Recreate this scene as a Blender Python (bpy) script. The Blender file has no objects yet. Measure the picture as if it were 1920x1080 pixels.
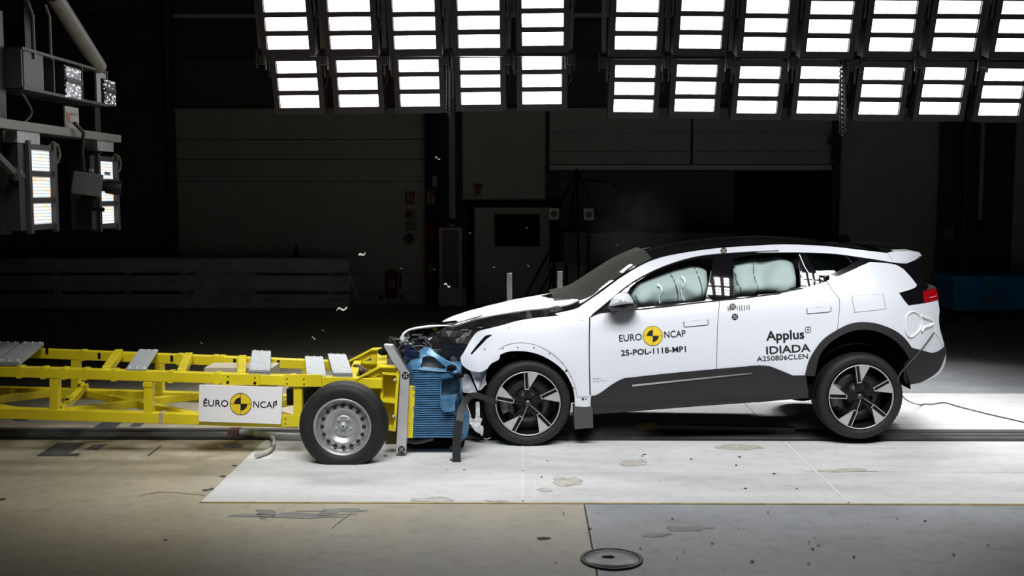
import bpy, bmesh, math, random
from mathutils import Vector, Matrix, noise
from mathutils.geometry import delaunay_2d_cdt
random.seed(7)
PI = math.pi
S = bpy.context.scene
C = S.collection

# ------------------------------------------------------------------ camera, world, lights, exposure
FPX = 2014.0
PITCH = math.atan(179 / FPX)
YAW = math.atan(19 / FPX * math.cos(PITCH))
CAM = Vector((0, -9.37, 2.25))
cd = bpy.data.cameras.new('camera'); co = bpy.data.objects.new('camera', cd); C.objects.link(co)
cd.sensor_width = 36; cd.lens = 36 * FPX / 1920; cd.clip_end = 100
co.location = CAM; co.rotation_euler = (PI / 2 - PITCH, 0, YAW)
S.camera = co
CR = co.rotation_euler.to_matrix()
S.view_settings.view_transform = 'Standard'; S.view_settings.look = 'None'
S.view_settings.gamma = 1; S.view_settings.use_curve_mapping = False
S.view_settings.exposure = 0.0
w = bpy.data.worlds.new('hall'); S.world = w; w.use_nodes = True
w.node_tree.nodes['Background'].inputs[0].default_value = (.9, .95, 1, 1)
w.node_tree.nodes['Background'].inputs[1].default_value = 0.009
S.cycles.max_bounces = 8; S.cycles.transparent_max_bounces = 12

LAMP_L = 10.0        # radiance of the lamp windows of the hanging banks
def area(loc, d, sx, sy, power, spread, col=(1, .985, .98)):
    l = bpy.data.lights.new('flood', 'AREA'); l.shape = 'RECTANGLE'; l.size = sx; l.size_y = sy
    l.energy = power; l.spread = math.radians(spread); l.color = col
    o = bpy.data.objects.new('flood', l); C.objects.link(o); o.location = loc
    o.rotation_euler = Vector(d).to_track_quat('-Z', 'Y').to_euler()
    return o
# the twin lamp bank over the camera side of the track (two rows of three-window lamps)
for col_ in range(10):
    for row_ in range(2):
        X = -2.9 + .8 * col_ + (.35 if col_ > 4 else 0)
        base = Vector((X, -3.0 - .6 * row_, 4.7 - .6 * row_ + .6))
        for k in (-1, 0, 1):
            area(base + Vector((0, -.17 * k, -.17 * k)), (0, 3.4, -4.6), .445, .14, 2.05, 62)
# beams of the bank over the far side of the track
for col_ in range(13):
    area((-3.1 + .72 * col_ + (.35 if col_ > 5 else 0), 2.45, 3.65), (0, -1.6, -4), .45, .5, 7.5, 75)
# unseen area lights added far behind the car to brighten the floor under it
for col_ in range(7):
    area((-2.2 + 1.25 * col_, 8.5, 4.8), (0, -6.3, -5.5), .9, .5, 9.0, 30)

def ray(px, py):
    return CR @ Vector(((px - 960) / FPX, (540 - py) / FPX, -1))
def at(px, py, Y):
    d = ray(px, py); return CAM + d * ((Y - CAM.y) / d.y)
def gnd(px, py, z=0.0):
    d = ray(px, py); return CAM + d * ((z - CAM.z) / d.z)
def atx(px, py, X):
    d = ray(px, py); return CAM + d * ((X - CAM.x) / d.x)

# ------------------------------------------------------------------ materials
def mat(name, col, rough=.5, metal=0, spec=.5, coat=0, var=0, scale=6, bump=0, emit=0, alpha=1, bscale=None, ecol=None):
    m = bpy.data.materials.new(name); m.use_nodes = True
    nt = m.node_tree; b = nt.nodes['Principled BSDF']
    c4 = tuple(col) + (1,)
    b.inputs['Base Color'].default_value = c4; b.inputs['Roughness'].default_value = rough
    b.inputs['Metallic'].default_value = metal; b.inputs['Specular IOR Level'].default_value = spec
    b.inputs['Coat Weight'].default_value = coat; b.inputs['Coat Roughness'].default_value = .04
    b.inputs['Alpha'].default_value = alpha
    if emit:
        b.inputs['Emission Color'].default_value = (tuple(ecol) + (1,)) if ecol else c4; b.inputs['Emission Strength'].default_value = emit
    if var or bump:
        tc = nt.nodes.new('ShaderNodeTexCoord'); n = nt.nodes.new('ShaderNodeTexNoise')
        n.inputs['Scale'].default_value = scale; n.inputs['Detail'].default_value = 5
        nt.links.new(tc.outputs['Object'], n.inputs['Vector'])
        if var:
            r = nt.nodes.new('ShaderNodeMapRange'); r.inputs[3].default_value = 1 - var; r.inputs[4].default_value = 1 + var
            r.inputs[1].default_value = .3; r.inputs[2].default_value = .7
            nt.links.new(n.outputs['Fac'], r.inputs[0])
            mx = nt.nodes.new('ShaderNodeVectorMath'); mx.operation = 'SCALE'; mx.inputs[0].default_value = col
            nt.links.new(r.outputs[0], mx.inputs['Scale']); nt.links.new(mx.outputs[0], b.inputs['Base Color'])
        if bump:
            n2 = n
            if bscale:
                n2 = nt.nodes.new('ShaderNodeTexNoise'); n2.inputs['Scale'].default_value = bscale
                nt.links.new(tc.outputs['Object'], n2.inputs['Vector'])
            bp = nt.nodes.new('ShaderNodeBump'); bp.inputs['Strength'].default_value = bump; bp.inputs['Distance'].default_value = .02
            nt.links.new(n2.outputs['Fac'], bp.inputs['Height']); nt.links.new(bp.outputs[0], b.inputs['Normal'])
    return m

M = {}
M['paint'] = mat('white_paint', (.75, .79, .86), .32, 0, .5, .8)
M['bonnet'] = mat('uncoated_white_paint', (.78, .80, .83), .5, 0, .12, var=.04, scale=6)  # body white without gloss coat, set to keep the bonnet bright at grazing view
M['black_gloss'] = mat('gloss_black', (.006, .006, .008), .06, 0, .5, 1)
M['cladding'] = mat('charcoal_plastic', (.021, .021, .023), .5, 0, .4, bump=.05, scale=300)
M['dark'] = mat('dark_cavity', (.006, .006, .006), .85, spec=.1)
M['engine'] = mat('engine_black', (.012, .011, .012), .45, .2, .5, var=.5, scale=20)
M['rubber'] = mat('tyre_rubber', (.013, .013, .0135), .62, 0, .35, var=.25, scale=9)
M['tread'] = mat('dusty_tread', (.045, .043, .04), .8, var=.3, scale=30)
M['alloy'] = mat('machined_alloy', (.48, .49, .51), .42, .35, .5)
M['wheel_black'] = mat('wheel_black', (.006, .006, .007), .4, 0, .35, 0)
M['disc'] = mat('brake_steel', (.12, .12, .12), .4, .8)
M['steel'] = mat('galvanised_steel', (.42, .45, .46), .5, .45, .5, var=.15, scale=14)
M['alu'] = mat('aluminium', (.55, .56, .58), .42, .5, .5, var=.08, scale=5)
M['rim'] = mat('silver_wheel_paint', (.42, .43, .44), .36, .6, .5)
M['yellow'] = mat('yellow_paint', (.70, .58, .014), .38, 0, .5, .3, var=.10, scale=4)
M['yellow_plain'] = mat('emblem_yellow', (.80, .58, .02), .5)
M['blue'] = mat('barrier_blue', (.075, .20, .36), .42, .1, .5, var=.15, scale=12)
M['blue2'] = mat('blue_sheet', (.085, .22, .38), .35, .15, .5, var=.2, scale=7)
M['white'] = mat('white_board', (.82, .83, .84), .5)
M['black'] = mat('black_ink', (.006, .006, .007), .55)
M['grey_ink'] = mat('grey_ink', (.25, .25, .26), .55)
M['seam'] = mat('seam_grey', (.16, .17, .18), .6)
M['airbag'] = mat('airbag_fabric', (.40, .52, .505), .75, 0, .3, bump=.04, scale=9)
M['airbag_seam'] = mat('airbag_seam', (.12, .17, .17), .8)
M['airbag_stitch'] = mat('airbag_stitch', (.80, .90, .88), .7)
M['red_lens'] = mat('red_lens', (.35, .004, .008), .1, 0, .5, 1)
M['white_dirty'] = mat('torn_white_plastic', (.62, .66, .68), .4, var=.15, scale=20)
M['chrome'] = mat('chrome', (.6, .6, .62), .18, .9)
M['grey_plastic'] = mat('grey_plastic', (.06, .06, .062), .55)
M['housing'] = mat('lamp_housing', (.075, .066, .078), .5, .3, .4)
M['rig'] = mat('rig_steel', (.04, .035, .034), .5, .3)
M['bracket'] = mat('bracket_zinc', (.13, .125, .125), .5, .4)
M['cable'] = mat('cable_grey', (.055, .065, .055), .6)
M['lamp'] = mat('lamp_window', (1, 1, 1), .5, emit=LAMP_L, ecol=(1, .985, .985))
M['offwhite'] = mat('dull_white_steel', (.24, .24, .22), .5, var=.08, scale=8)
M['red'] = mat('extinguisher_red', (.20, .010, .013), .6, spec=.2)
M['darkblue'] = mat('dark_blue_paint', (.012, .018, .055), .7, spec=.1)
M['boxblue'] = mat('blue_crate_paint', (.04, .36, .66), .5, var=.2)
M['card'] = mat('paper', (.26, .26, .25), .8)
M['cardyellow'] = mat('yellow_card', (.22, .16, .03), .7)
M['cardgreen'] = mat('green_card', (.12, .20, .06), .7)
M['wall'] = mat('wall_panel_grey', (.40, .40, .36), .75, var=.06, scale=1)
M['wall_dark'] = mat('dark_wall_cladding', (.055, .05, .052), .8)
M['wall_left'] = mat('dark_grey_panel', (.07, .07, .06), .9)  # darker grey, set on the wall panel left of the first column
M['guard'] = mat('old_galvanised', (.62, .65, .64), .6, 0, var=.15, scale=3)
M['pipe'] = mat('grey_pipe', (.33, .33, .32), .5)
M['screen'] = mat('screen_black', (.001, .001, .001), .9, spec=0)
M['cabinet_glass'] = mat('dark_mesh', (.03, .03, .032), .4)
M['tan'] = mat('ballast_tan', (.40, .36, .27), .7)
M['wood'] = mat('dark_bracket', (.16, .13, .03), .6)

def glass(name, tint, rough=0.0, fac=.06):
    m = bpy.data.materials.new(name); m.use_nodes = True; nt = m.node_tree; nt.nodes.clear()
    o = nt.nodes.new('ShaderNodeOutputMaterial'); mix = nt.nodes.new('ShaderNodeMixShader')
    t = nt.nodes.new('ShaderNodeBsdfTransparent'); t.inputs[0].default_value = tuple(tint) + (1,)
    g = nt.nodes.new('ShaderNodeBsdfGlossy'); g.inputs['Roughness'].default_value = rough
    f = nt.nodes.new('ShaderNodeFresnel'); f.inputs[0].default_value = 1.5
    nt.links.new(f.outputs[0], mix.inputs[0]); nt.links.new(t.outputs[0], mix.inputs[1]); nt.links.new(g.outputs[0], mix.inputs[2])
    if fac > .07:                                   # grey-green diffuse layer mixed over the pane
        d = nt.nodes.new('ShaderNodeBsdfDiffuse'); d.inputs[0].default_value = (.42, .46, .40, 1); m2 = nt.nodes.new('ShaderNodeMixShader'); m2.inputs[0].default_value = fac
        nt.links.new(mix.outputs[0], m2.inputs[1]); nt.links.new(d.outputs[0], m2.inputs[2]); nt.links.new(m2.outputs[0], o.inputs[0])
    else: nt.links.new(mix.outputs[0], o.inputs[0])
    return m
M['glass'] = glass('side_glass', (.80, .86, .85))
M['windscreen'] = glass('greyed_windscreen', (.45, .50, .47), .02, .10)
M['film'] = glass('clear_plastic', (.82, .85, .88), .15)
M['tint'] = glass('tinted_glass', (.25, .27, .28))

def lamp_side():
    m = mat('side_lamp_window', (1, 1, 1), .3); nt = m.node_tree; b = nt.nodes['Principled BSDF']
    tc = nt.nodes.new('ShaderNodeTexCoord'); mp = nt.nodes.new('ShaderNodeMapping'); mp.inputs['Scale'].default_value = (1, 2.5, 9)
    n = nt.nodes.new('ShaderNodeTexNoise'); n.inputs['Scale'].default_value = 2.2
    r = nt.nodes.new('ShaderNodeValToRGB'); e = r.color_ramp.elements
    e[0].position = .36; e[0].color = (1, .72, .38, 1); e[1].position = .62; e[1].color = (.6, .86, 1, 1)
    x = r.color_ramp.elements.new(.48); x.color = (1, .97, .95, 1)
    wv = nt.nodes.new('ShaderNodeTexWave'); wv.bands_direction = 'Z'; wv.inputs['Scale'].default_value = 11
    mr = nt.nodes.new('ShaderNodeMapRange'); mr.inputs[1].default_value = 0; mr.inputs[2].default_value = .35; mr.inputs[3].default_value = .3; mr.inputs[4].default_value = .85
    L = nt.links.new
    L(tc.outputs['Object'], mp.inputs[0]); L(mp.outputs[0], n.inputs['Vector']); L(n.outputs['Fac'], r.inputs[0])
    L(tc.outputs['Object'], wv.inputs['Vector']); L(wv.outputs['Fac'], mr.inputs[0])
    L(r.outputs[0], b.inputs['Emission Color']); L(mr.outputs[0], b.inputs['Emission Strength'])
    return m
M['lamp_side'] = lamp_side()

# ------------------------------------------------------------------ helpers
def tag(o, label=None, cat=None, group=None, kind=None):
    if label: o['label'] = label
    if cat: o['category'] = cat
    if group: o['group'] = group
    if kind: o['kind'] = kind
    return o
def empty(name, loc=(0, 0, 0), label=None, cat=None, group=None, rot=None, parent=None):
    o = bpy.data.objects.new(name, None); C.objects.link(o); o.empty_display_size = .1
    o.location = loc
    if rot is not None: o.rotation_euler = rot
    if parent: o.parent = parent
    tag(o, label, cat, group)
    return o
def children(o):
    return [c for c in C.objects if c.parent == o]
def copy_tree(o, parent=None):
    c = o.copy(); C.objects.link(c)
    if parent: c.parent = parent
    for ch in children(o): copy_tree(ch, c)
    return c

class MB:
    def __init__(s): s.v = []; s.f = []; s.m = []; s.sm = []; s.mi = 0
    def add(s, vs, fs, smooth=False):
        n = len(s.v); s.v += [Vector(v) for v in vs]
        for f in fs: s.f.append([i + n for i in f]); s.m.append(s.mi); s.sm.append(smooth)
    def box(s, c, d, R=None):
        c = Vector(c); R = R or Matrix.Identity(3); x, y, z = d[0] / 2, d[1] / 2, d[2] / 2
        vs = [c + R @ Vector((a * x, b * y, g * z)) for a in (-1, 1) for b in (-1, 1) for g in (-1, 1)]
        s.add(vs, [(0, 1, 3, 2), (4, 6, 7, 5), (0, 4, 5, 1), (2, 3, 7, 6), (0, 2, 6, 4), (1, 5, 7, 3)])
    def beam(s, p, q, w, h, up=(0, 0, 1)):
        p = Vector(p); q = Vector(q); d = (q - p).normalized(); u = Vector(up)
        a = d.cross(u)
        if a.length < 1e-4: a = d.cross(Vector((1, 0, 0)))
        a.normalize(); b = a.cross(d).normalized()
        vs = [c + a * (i * w / 2) + b * (j * h / 2) for c in (p, q) for i, j in ((-1, -1), (1, -1), (1, 1), (-1, 1))]
        s.add(vs, [(0, 3, 2, 1), (4, 5, 6, 7), (0, 1, 5, 4), (1, 2, 6, 5), (2, 3, 7, 6), (3, 0, 4, 7)])
    def tube(s, path, r, n=8, cap=True):
        path = [Vector(p) for p in path]; rs = r if isinstance(r, (list, tuple)) else [r] * len(path)
        vs = []; a = None
        for i, p in enumerate(path):
            d = (path[min(i + 1, len(path) - 1)] - path[max(i - 1, 0)]).normalized()
            if a is None: a = d.orthogonal().normalized()
            a = (a - d * a.dot(d)).normalized(); b = d.cross(a)
            for k in range(n):
                t = 2 * PI * k / n; vs.append(p + (a * math.cos(t) + b * math.sin(t)) * rs[i])
        fs = [(i * n + k, i * n + (k + 1) % n, (i + 1) * n + (k + 1) % n, (i + 1) * n + k) for i in range(len(path) - 1) for k in range(n)]
        s.add(vs, fs, True)
        if cap:
            m = len(path) - 1
            s.add([vs[k] for k in range(n)], [tuple(reversed(range(n)))]); s.add([vs[m * n + k] for k in range(n)], [tuple(range(n))])
    def lathe(s, prof, c=(0, 0, 0), axis='Y', n=48, fn=None, smooth=True, close=False, a0=0, a1=2 * PI):
        """prof: list of (radius, along axis)"""
        c = Vector(c); full = abs(a1 - a0 - 2 * PI) < 1e-6; N = n if full else n + 1
        vs = []
        for k in range(N):
            t = a0 + (a1 - a0) * k / n
            for j, (r, h) in enumerate(prof):
                if fn: r, h = fn(k, j, r, h, t)
                x, z = r * math.cos(t), r * math.sin(t)
                vs.append(c + (Vector((x, h, z)) if axis == 'Y' else Vector((x, z, h)) if axis == 'Z' else Vector((h, x, z))))
        P = len(prof); fs = []
        for k in range(n):
            k2 = (k + 1) % N
            for j in range(P - 1 if not close else P):
                j2 = (j + 1) % P
                fs.append((k * P + j, k * P + j2, k2 * P + j2, k2 * P + j))
        s.add(vs, fs, smooth)
    def prism(s, pts, off):
        """closed planar loop pts extruded by vector off"""
        pts = [Vector(p) for p in pts]; off = Vector(off); n = len(pts)
        s.add(pts + [p + off for p in pts], [tuple(range(n)), tuple(reversed(range(n, 2 * n)))] + [(i, i + n, (i + 1) % n + n, (i + 1) % n) for i in range(n)])
    def loft(s, lines, smooth=True):
        n = len(lines[0]); vs = [p for l in lines for p in l]
        s.add(vs, [(i * n + j, i * n + j + 1, (i + 1) * n + j + 1, (i + 1) * n + j) for i in range(len(lines) - 1) for j in range(n - 1)], smooth)
    def disc(s, c, u, v, r, n=24, a0=0, a1=2 * PI):
        c = Vector(c); u = Vector(u); v = Vector(v); full = a1 - a0 > 6.28
        ps = [c + u * (r * math.cos(a0 + (a1 - a0) * k / n)) + v * (r * math.sin(a0 + (a1 - a0) * k / n)) for k in range(n if full else n + 1)]
        s.add([c] + ps, [(0, i + 1, (i + 1) % len(ps) + 1) for i in range(len(ps) if full else n)])
    def ico(s, c, r, sq=(1, 1, 1), sub=2, nz=0, sc=3):
        bm = bmesh.new(); bmesh.ops.create_icosphere(bm, subdivisions=sub, radius=1)
        c = Vector(c); vs = []
        for v in bm.verts:
            p = v.co.copy(); k = 1 + nz * noise.noise(p * sc + c * 5)
            vs.append(c + Vector((p.x * sq[0], p.y * sq[1], p.z * sq[2])) * r * k)
        s.add(vs, [[v.index for v in f.verts] for f in bm.faces], True); bm.free()
    def build(s, name, mats, parent=None, org=None, bevel=0, auto=True, recalc=True):
        if not isinstance(mats, (list, tuple)): mats = [mats]
        o0 = Vector(org) if org is not None else (parent.location if parent and parent.type == 'EMPTY' and not parent.get('_local') else Vector())
        if parent and parent.get('_org'): o0 = Vector(parent['_org'])
        me = bpy.data.meshes.new(name); me.from_pydata([v - o0 for v in s.v], [], s.f)
        for m in mats: me.materials.append(m)
        for p, mi, sm in zip(me.polygons, s.m, s.sm): p.material_index = mi; p.use_smooth = sm
        if recalc:
            bm = bmesh.new(); bm.from_mesh(me); bmesh.ops.recalc_face_normals(bm, faces=bm.faces); bm.to_mesh(me); bm.free()
        me.update()
        o = bpy.data.objects.new(name, me); C.objects.link(o)
        if parent: o.parent = parent
        elif org is not None: o.location = o0
        o['_org'] = tuple(o0)
        if bevel:
            b = o.modifiers.new('b', 'BEVEL'); b.width = bevel; b.segments = 2; b.limit_method = 'ANGLE'
        return o

def cr(pts, step=8):
    """Catmull-Rom through 2-D points"""
    pts = [Vector(p) for p in pts]
    if len(pts) < 3: return pts
    P = [pts[0] * 2 - pts[1]] + pts + [pts[-1] * 2 - pts[-2]]; out = []
    for i in range(1, len(P) - 2):
        n = max(2, int((P[i + 1] - P[i]).length / step) + 1)
        for k in range(n):
            t = k / n; a, b, c, d = P[i - 1], P[i], P[i + 1], P[i + 2]
            out.append(.5 * (2 * b + (c - a) * t + (2 * a - 5 * b + 4 * c - d) * t * t + (3 * b - 3 * c + d - a) * t ** 3))
    out.append(pts[-1]); return out
def outline(segs, step=8):
    out = []
    for s in segs:
        for p in cr(s, step):
            if not out or (p - out[-1]).length > .3: out.append(p)
    if (out[0] - out[-1]).length < .3: out.pop()
    return out
def zc(x0, y0, k):
    return lambda *pts: [(x0 + a / k, y0 + b / k) for a, b in pts]
def inside(p, poly):
    x, y = p[0], p[1]; r = False; n = len(poly); j = n - 1
    for i in range(n):
        a, b = poly[i], poly[j]
        if (a[1] > y) != (b[1] > y) and x < (b[0] - a[0]) * (y - a[1]) / (b[1] - a[1]) + a[0]: r = not r
        j = i
    return r
def resample(pts, step):
    out = []; n = len(pts)
    for i in range(n):
        a, b = pts[i], pts[(i + 1) % n]; k = max(1, int((b - a).length / step + .5))
        out += [a + (b - a) * (j / k) for j in range(k)]
    return out
def fill2d(outer, holes, step):
    """triangulate outline with holes, grid points inside -> verts2d, tris, boundary loops"""
    loops = [outer] + holes; pts = []; edges = []
    for l in loops:
        n0 = len(pts); pts += [Vector((p[0], p[1])) for p in l]; edges += [(n0 + i, n0 + (i + 1) % len(l)) for i in range(len(l))]
    nb = len(pts); xs = [p[0] for p in outer]; ys = [p[1] for p in outer]
    bp = list(pts); row = 0; y = min(ys) + step * .4
    while y < max(ys):
        x = min(xs) + (step * .5 if row % 2 else 0)
        while x < max(xs):
            q = Vector((x, y))
            if inside(q, outer) and not any(inside(q, h) for h in holes) and all((q - b).length_squared > (step * .45) ** 2 for b in bp): pts.append(q)
            x += step
        y += step * .87; row += 1
    v, e, f, *_ = delaunay_2d_cdt(pts, edges, [], 0, 1e-6)
    tris = []
    for t in f:
        c = sum((v[i] for i in t), Vector((0, 0))) / len(t)
        if inside(c, outer) and not any(inside(c, h) for h in holes): tris.append(list(t))
    cnt = {}
    for t in tris:
        for i in range(len(t)):
            a, b = t[i], t[(i + 1) % len(t)]
            cnt.setdefault((min(a, b), max(a, b)), []).append((a, b))
    bd = [x[0] for x in cnt.values() if len(x) == 1]
    return v, tris, bd
def text2d(s, bold=0.0, shear=0):
    cu = bpy.data.curves.new('t', 'FONT'); cu.body = s; cu.offset = bold; cu.resolution_u = 3; cu.shear = shear
    o = bpy.data.objects.new('t', cu); C.objects.link(o)
    dg = bpy.context.evaluated_depsgraph_get(); dg.update()
    me = bpy.data.meshes.new_from_object(o.evaluated_get(dg))
    vs = [(v.co.x, v.co.y) for v in me.vertices]; fs = [list(p.vertices) for p in me.polygons]
    bpy.data.objects.remove(o); bpy.data.curves.remove(cu); bpy.data.meshes.remove(me)
    x0 = min(v[0] for v in vs); x1 = max(v[0] for v in vs)
    return [((x - x0) / (x1 - x0), y) for x, y in vs], fs
CAPH = .72
def put_text(mb, s, fn, p0, p1, cap, bold=0.0):
    """text whose baseline runs from pixel p0 to p1 with cap height in pixels; fn maps a pixel to 3-D"""
    vs, fs = text2d(s, bold); p0 = Vector(p0); p1 = Vector(p1); d = p1 - p0; up = Vector((d.y, -d.x)).normalized()
    ymax = max(v[1] for v in text2d('E', 0)[0])
    mb.add([fn(*(p0 + d * x + up * (cap * y / ymax))) for x, y in vs], fs)
def target_mark(mb, fn, c, r, n=24):
    """black round crash-test marker with white checker cells; material 0 black, 1 white"""
    c = Vector(c)
    def q(a, rr, o): return fn(c.x + rr * math.cos(a), c.y + rr * math.sin(a), o)
    mb.mi = 0
    mb.add([fn(c.x, c.y, 0)] + [q(2 * PI * k / n, r, 0) for k in range(n)], [(0, k + 1, (k + 1) % n + 1) for k in range(n)])
    mb.mi = 1; h = r * .30
    for dx, dy in ((0, 0), (-1, -1), (1, 1), (-1, 1), (1, -1)):
        X, Y = c.x + dx * h * 1.25, c.y + dy * h * 1.25; hh = h * .62
        mb.add([fn(X - hh, Y, 1), fn(X, Y - hh, 1), fn(X + hh, Y, 1), fn(X, Y + hh, 1)], [(0, 1, 2, 3)])
    mb.mi = 0
def emblem(mb, fn, c, r, n=40):
    """yellow disc with two black quadrants; materials 0 yellow, 1 black"""
    c = Vector(c)
    def arc(rr, a0, a1, k, o): return [fn(c.x + rr * math.cos(a0 + (a1 - a0) * i / k), c.y + rr * math.sin(a0 + (a1 - a0) * i / k), o) for i in range(k + 1)]
    mb.mi = 0; mb.add([fn(c.x, c.y, 0)] + arc(r * .97, 0, 2 * PI, n, 0), [(0, i + 1, i + 2) for i in range(n)])
    mb.mi = 1
    a = arc(r * .96, 0, 2 * PI, n, 1); b = arc(r, 0, 2 * PI, n, 1)
    mb.add(a + b, [(i, i + 1, n + 2 + i, n + 1 + i) for i in range(n)])
    for a0 in (PI, 0):
        mb.add([fn(c.x, c.y, 1)] + arc(r * .60, a0, a0 + PI / 2, 8, 1), [(0, i + 1, i + 2) for i in range(8)])
    t = r * .015
    for dx, dy in ((1, 0), (0, 1)):
        L = r * .97
        mb.add([fn(c.x - dx * L - dy * t, c.y - dy * L - dx * t, 1), fn(c.x + dx * L - dy * t, c.y + dy * L - dx * t, 1), fn(c.x + dx * L + dy * t, c.y + dy * L + dx * t, 1), fn(c.x - dx * L + dy * t, c.y - dy * L + dx * t, 1)], [(0, 1, 2, 3)])
    mb.mi = 0
def struct(mb, name, m, **k):
    o = mb.build(name, m, **k); o['kind'] = 'structure'; return o
# ================================================================== FLOOR
def floor_mat(name, c1, c2, rough, scale=1.2, streak=(1, 1, 1), stain=.25, gl=.5):
    m = mat(name, c1, rough, spec=gl); nt = m.node_tree; b = nt.nodes['Principled BSDF']; L = nt.links.new
    tc = nt.nodes.new('ShaderNodeTexCoord'); mp = nt.nodes.new('ShaderNodeMapping'); mp.inputs['Scale'].default_value = streak
    L(tc.outputs['Object'], mp.inputs[0])
    n = nt.nodes.new('ShaderNodeTexNoise'); n.inputs['Scale'].default_value = scale; n.inputs['Detail'].default_value = 8; n.inputs['Roughness'].default_value = .62
    L(mp.outputs[0], n.inputs['Vector'])
    r = nt.nodes.new('ShaderNodeValToRGB'); e = r.color_ramp.elements
    e[0].position = .35; e[0].color = tuple(c2) + (1,); e[1].position = .62; e[1].color = tuple(c1) + (1,)
    L(n.outputs['Fac'], r.inputs[0])
    n2 = nt.nodes.new('ShaderNodeTexNoise'); n2.inputs['Scale'].default_value = 9; n2.inputs['Detail'].default_value = 6
    L(tc.outputs['Object'], n2.inputs['Vector'])
    mr = nt.nodes.new('ShaderNodeMapRange'); mr.inputs[1].default_value = .25; mr.inputs[2].default_value = .5; mr.inputs[3].default_value = 1 - stain; mr.inputs[4].default_value = 1
    L(n2.outputs['Fac'], mr.inputs[0])
    sc = nt.nodes.new('ShaderNodeVectorMath'); sc.operation = 'SCALE'
    L(r.outputs[0], sc.inputs[0]); L(mr.outputs[0], sc.inputs['Scale']); L(sc.outputs[0], b.inputs['Base Color'])
    rr = nt.nodes.new('ShaderNodeMapRange'); rr.inputs[3].default_value = rough - .1; rr.inputs[4].default_value = rough + .12
    L(n.outputs['Fac'], rr.inputs[0]); L(rr.outputs[0], b.inputs['Roughness'])
    return m
M['concrete'] = floor_mat('grey_concrete', (.33, .355, .375), (.25, .27, .285), .42, 1.1, (1, 1.6, 1))
M['tan_floor'] = floor_mat('beige_concrete', (.47, .43, .32), (.38, .35, .255), .40, .9, (1, 1.5, 1))
M['plate'] = floor_mat('white_floor_plate', (.71, .72, .73), (.58, .60, .59), .5, 1.6, (.6, 2.2, 1), .12, .3)
M['stain'] = mat('beige_wear', (.50, .485, .43), .6, var=.25, scale=14)
M['patch'] = mat('dark_rubber_patch', (.075, .075, .08), .6, var=.2, scale=10)
M['yedge'] = mat('yellow_edge_line', (.46, .38, .16), .6, var=.25, scale=10)
M['track'] = mat('track_steel', (.13, .135, .135), .4, .5, var=.2, scale=5)
M['track_dark'] = mat('track_slot', (.015, .015, .015), .7)
M['lineg'] = mat('joint_dark', (.05, .05, .05), .8)

XS = gnd(1100, 950).x                    # joint between the beige and the grey slab
WB = 12.35                               # back wall
mb = MB(); mb.add([(-16, -12, 0), (XS, -12, 0), (XS, WB + .5, 0), (-16, WB + .5, 0)], [(0, 1, 2, 3)])
struct(mb, 'floor', M['tan_floor'])
mb = MB(); mb.add([(XS, -12, 0), (16, -12, 0), (16, WB + .5, 0), (XS, WB + .5, 0)], [(0, 1, 2, 3)])
struct(mb, 'floor', M['concrete'])
# plates let into the floor around the impact point, lying a few millimetres proud
YF = gnd(960, 943).y; YM = gnd(960, 884).y; YB = gnd(960, 829).y; X0 = gnd(375, 942).x
XC = gnd(980, 900).x; XR = gnd(1580, 933).x; YB2 = gnd(1700, 738).y; YT0 = gnd(1750, 828).y; YT1 = gnd(1750, 808).y
G = .012
def slab(x0, x1, y0, y1, z=.004):
    m = MB(); m.box(((x0 + x1) / 2, (y0 + y1) / 2, z / 2), (x1 - x0 - G, y1 - y0 - G, z)); struct(m, 'floor_plate', M['plate'])
for xa, xb in ((X0, XC), (XC, XR), (XR, 9.5)):
    slab(xa, xb, YF, YM); slab(xa, xb, YM, YT0)
slab(X0 + 1.45, XR, YT1, YB2 - .2); slab(XR, 9.5, YT1, YB2)
mb = MB(); mb.box(((X0 + 9.5) / 2, YF - .014, .003), (9.5 - X0, .022, .006)); struct(mb, 'trim_1', M['yedge'])
# white joint tape on the plates
mb = MB()
mb.box(((X0 + XR) / 2, YM, .0055), (XR - X0 - .2, .016, .003)); mb.box((XC, (YF + YT0) / 2, .0055), (.014, YT0 - YF - .1, .003)); mb.box((XC + .09, (YF + YT0) / 2, .0055), (.006, YT0 - YF - .1, .003))
mb.box((XR, (YF + YT0) / 2, .0055), (.026, YT0 - YF - .05, .003)); mb.box((XR + 2.7, gnd(1750, 796).y, .0055), (3.2, .02, .003)); mb.box((XR + 2.7, gnd(1750, 838).y, .0055), (4.4, .018, .003))
struct(mb, 'trim_2', mat('plate_tape', (.74, .75, .76), .5))
# the guide track in the floor
mb = MB(); yt = [YT0 + (YT1 - YT0) * k for k in (0, .12, .36, .44, .66, .76, 1)]
for i in range(6):
    mb.mi = 1 if i in (0, 2, 4) else 0
    mb.box(((-14 + 14) / 2, (yt[i] + yt[i + 1]) / 2, .005 if mb.mi else .008), (28, yt[i + 1] - yt[i], .010 if mb.mi else .016))
o = struct(mb, 'guide_track', [M['track'], M['track_dark']])
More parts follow.
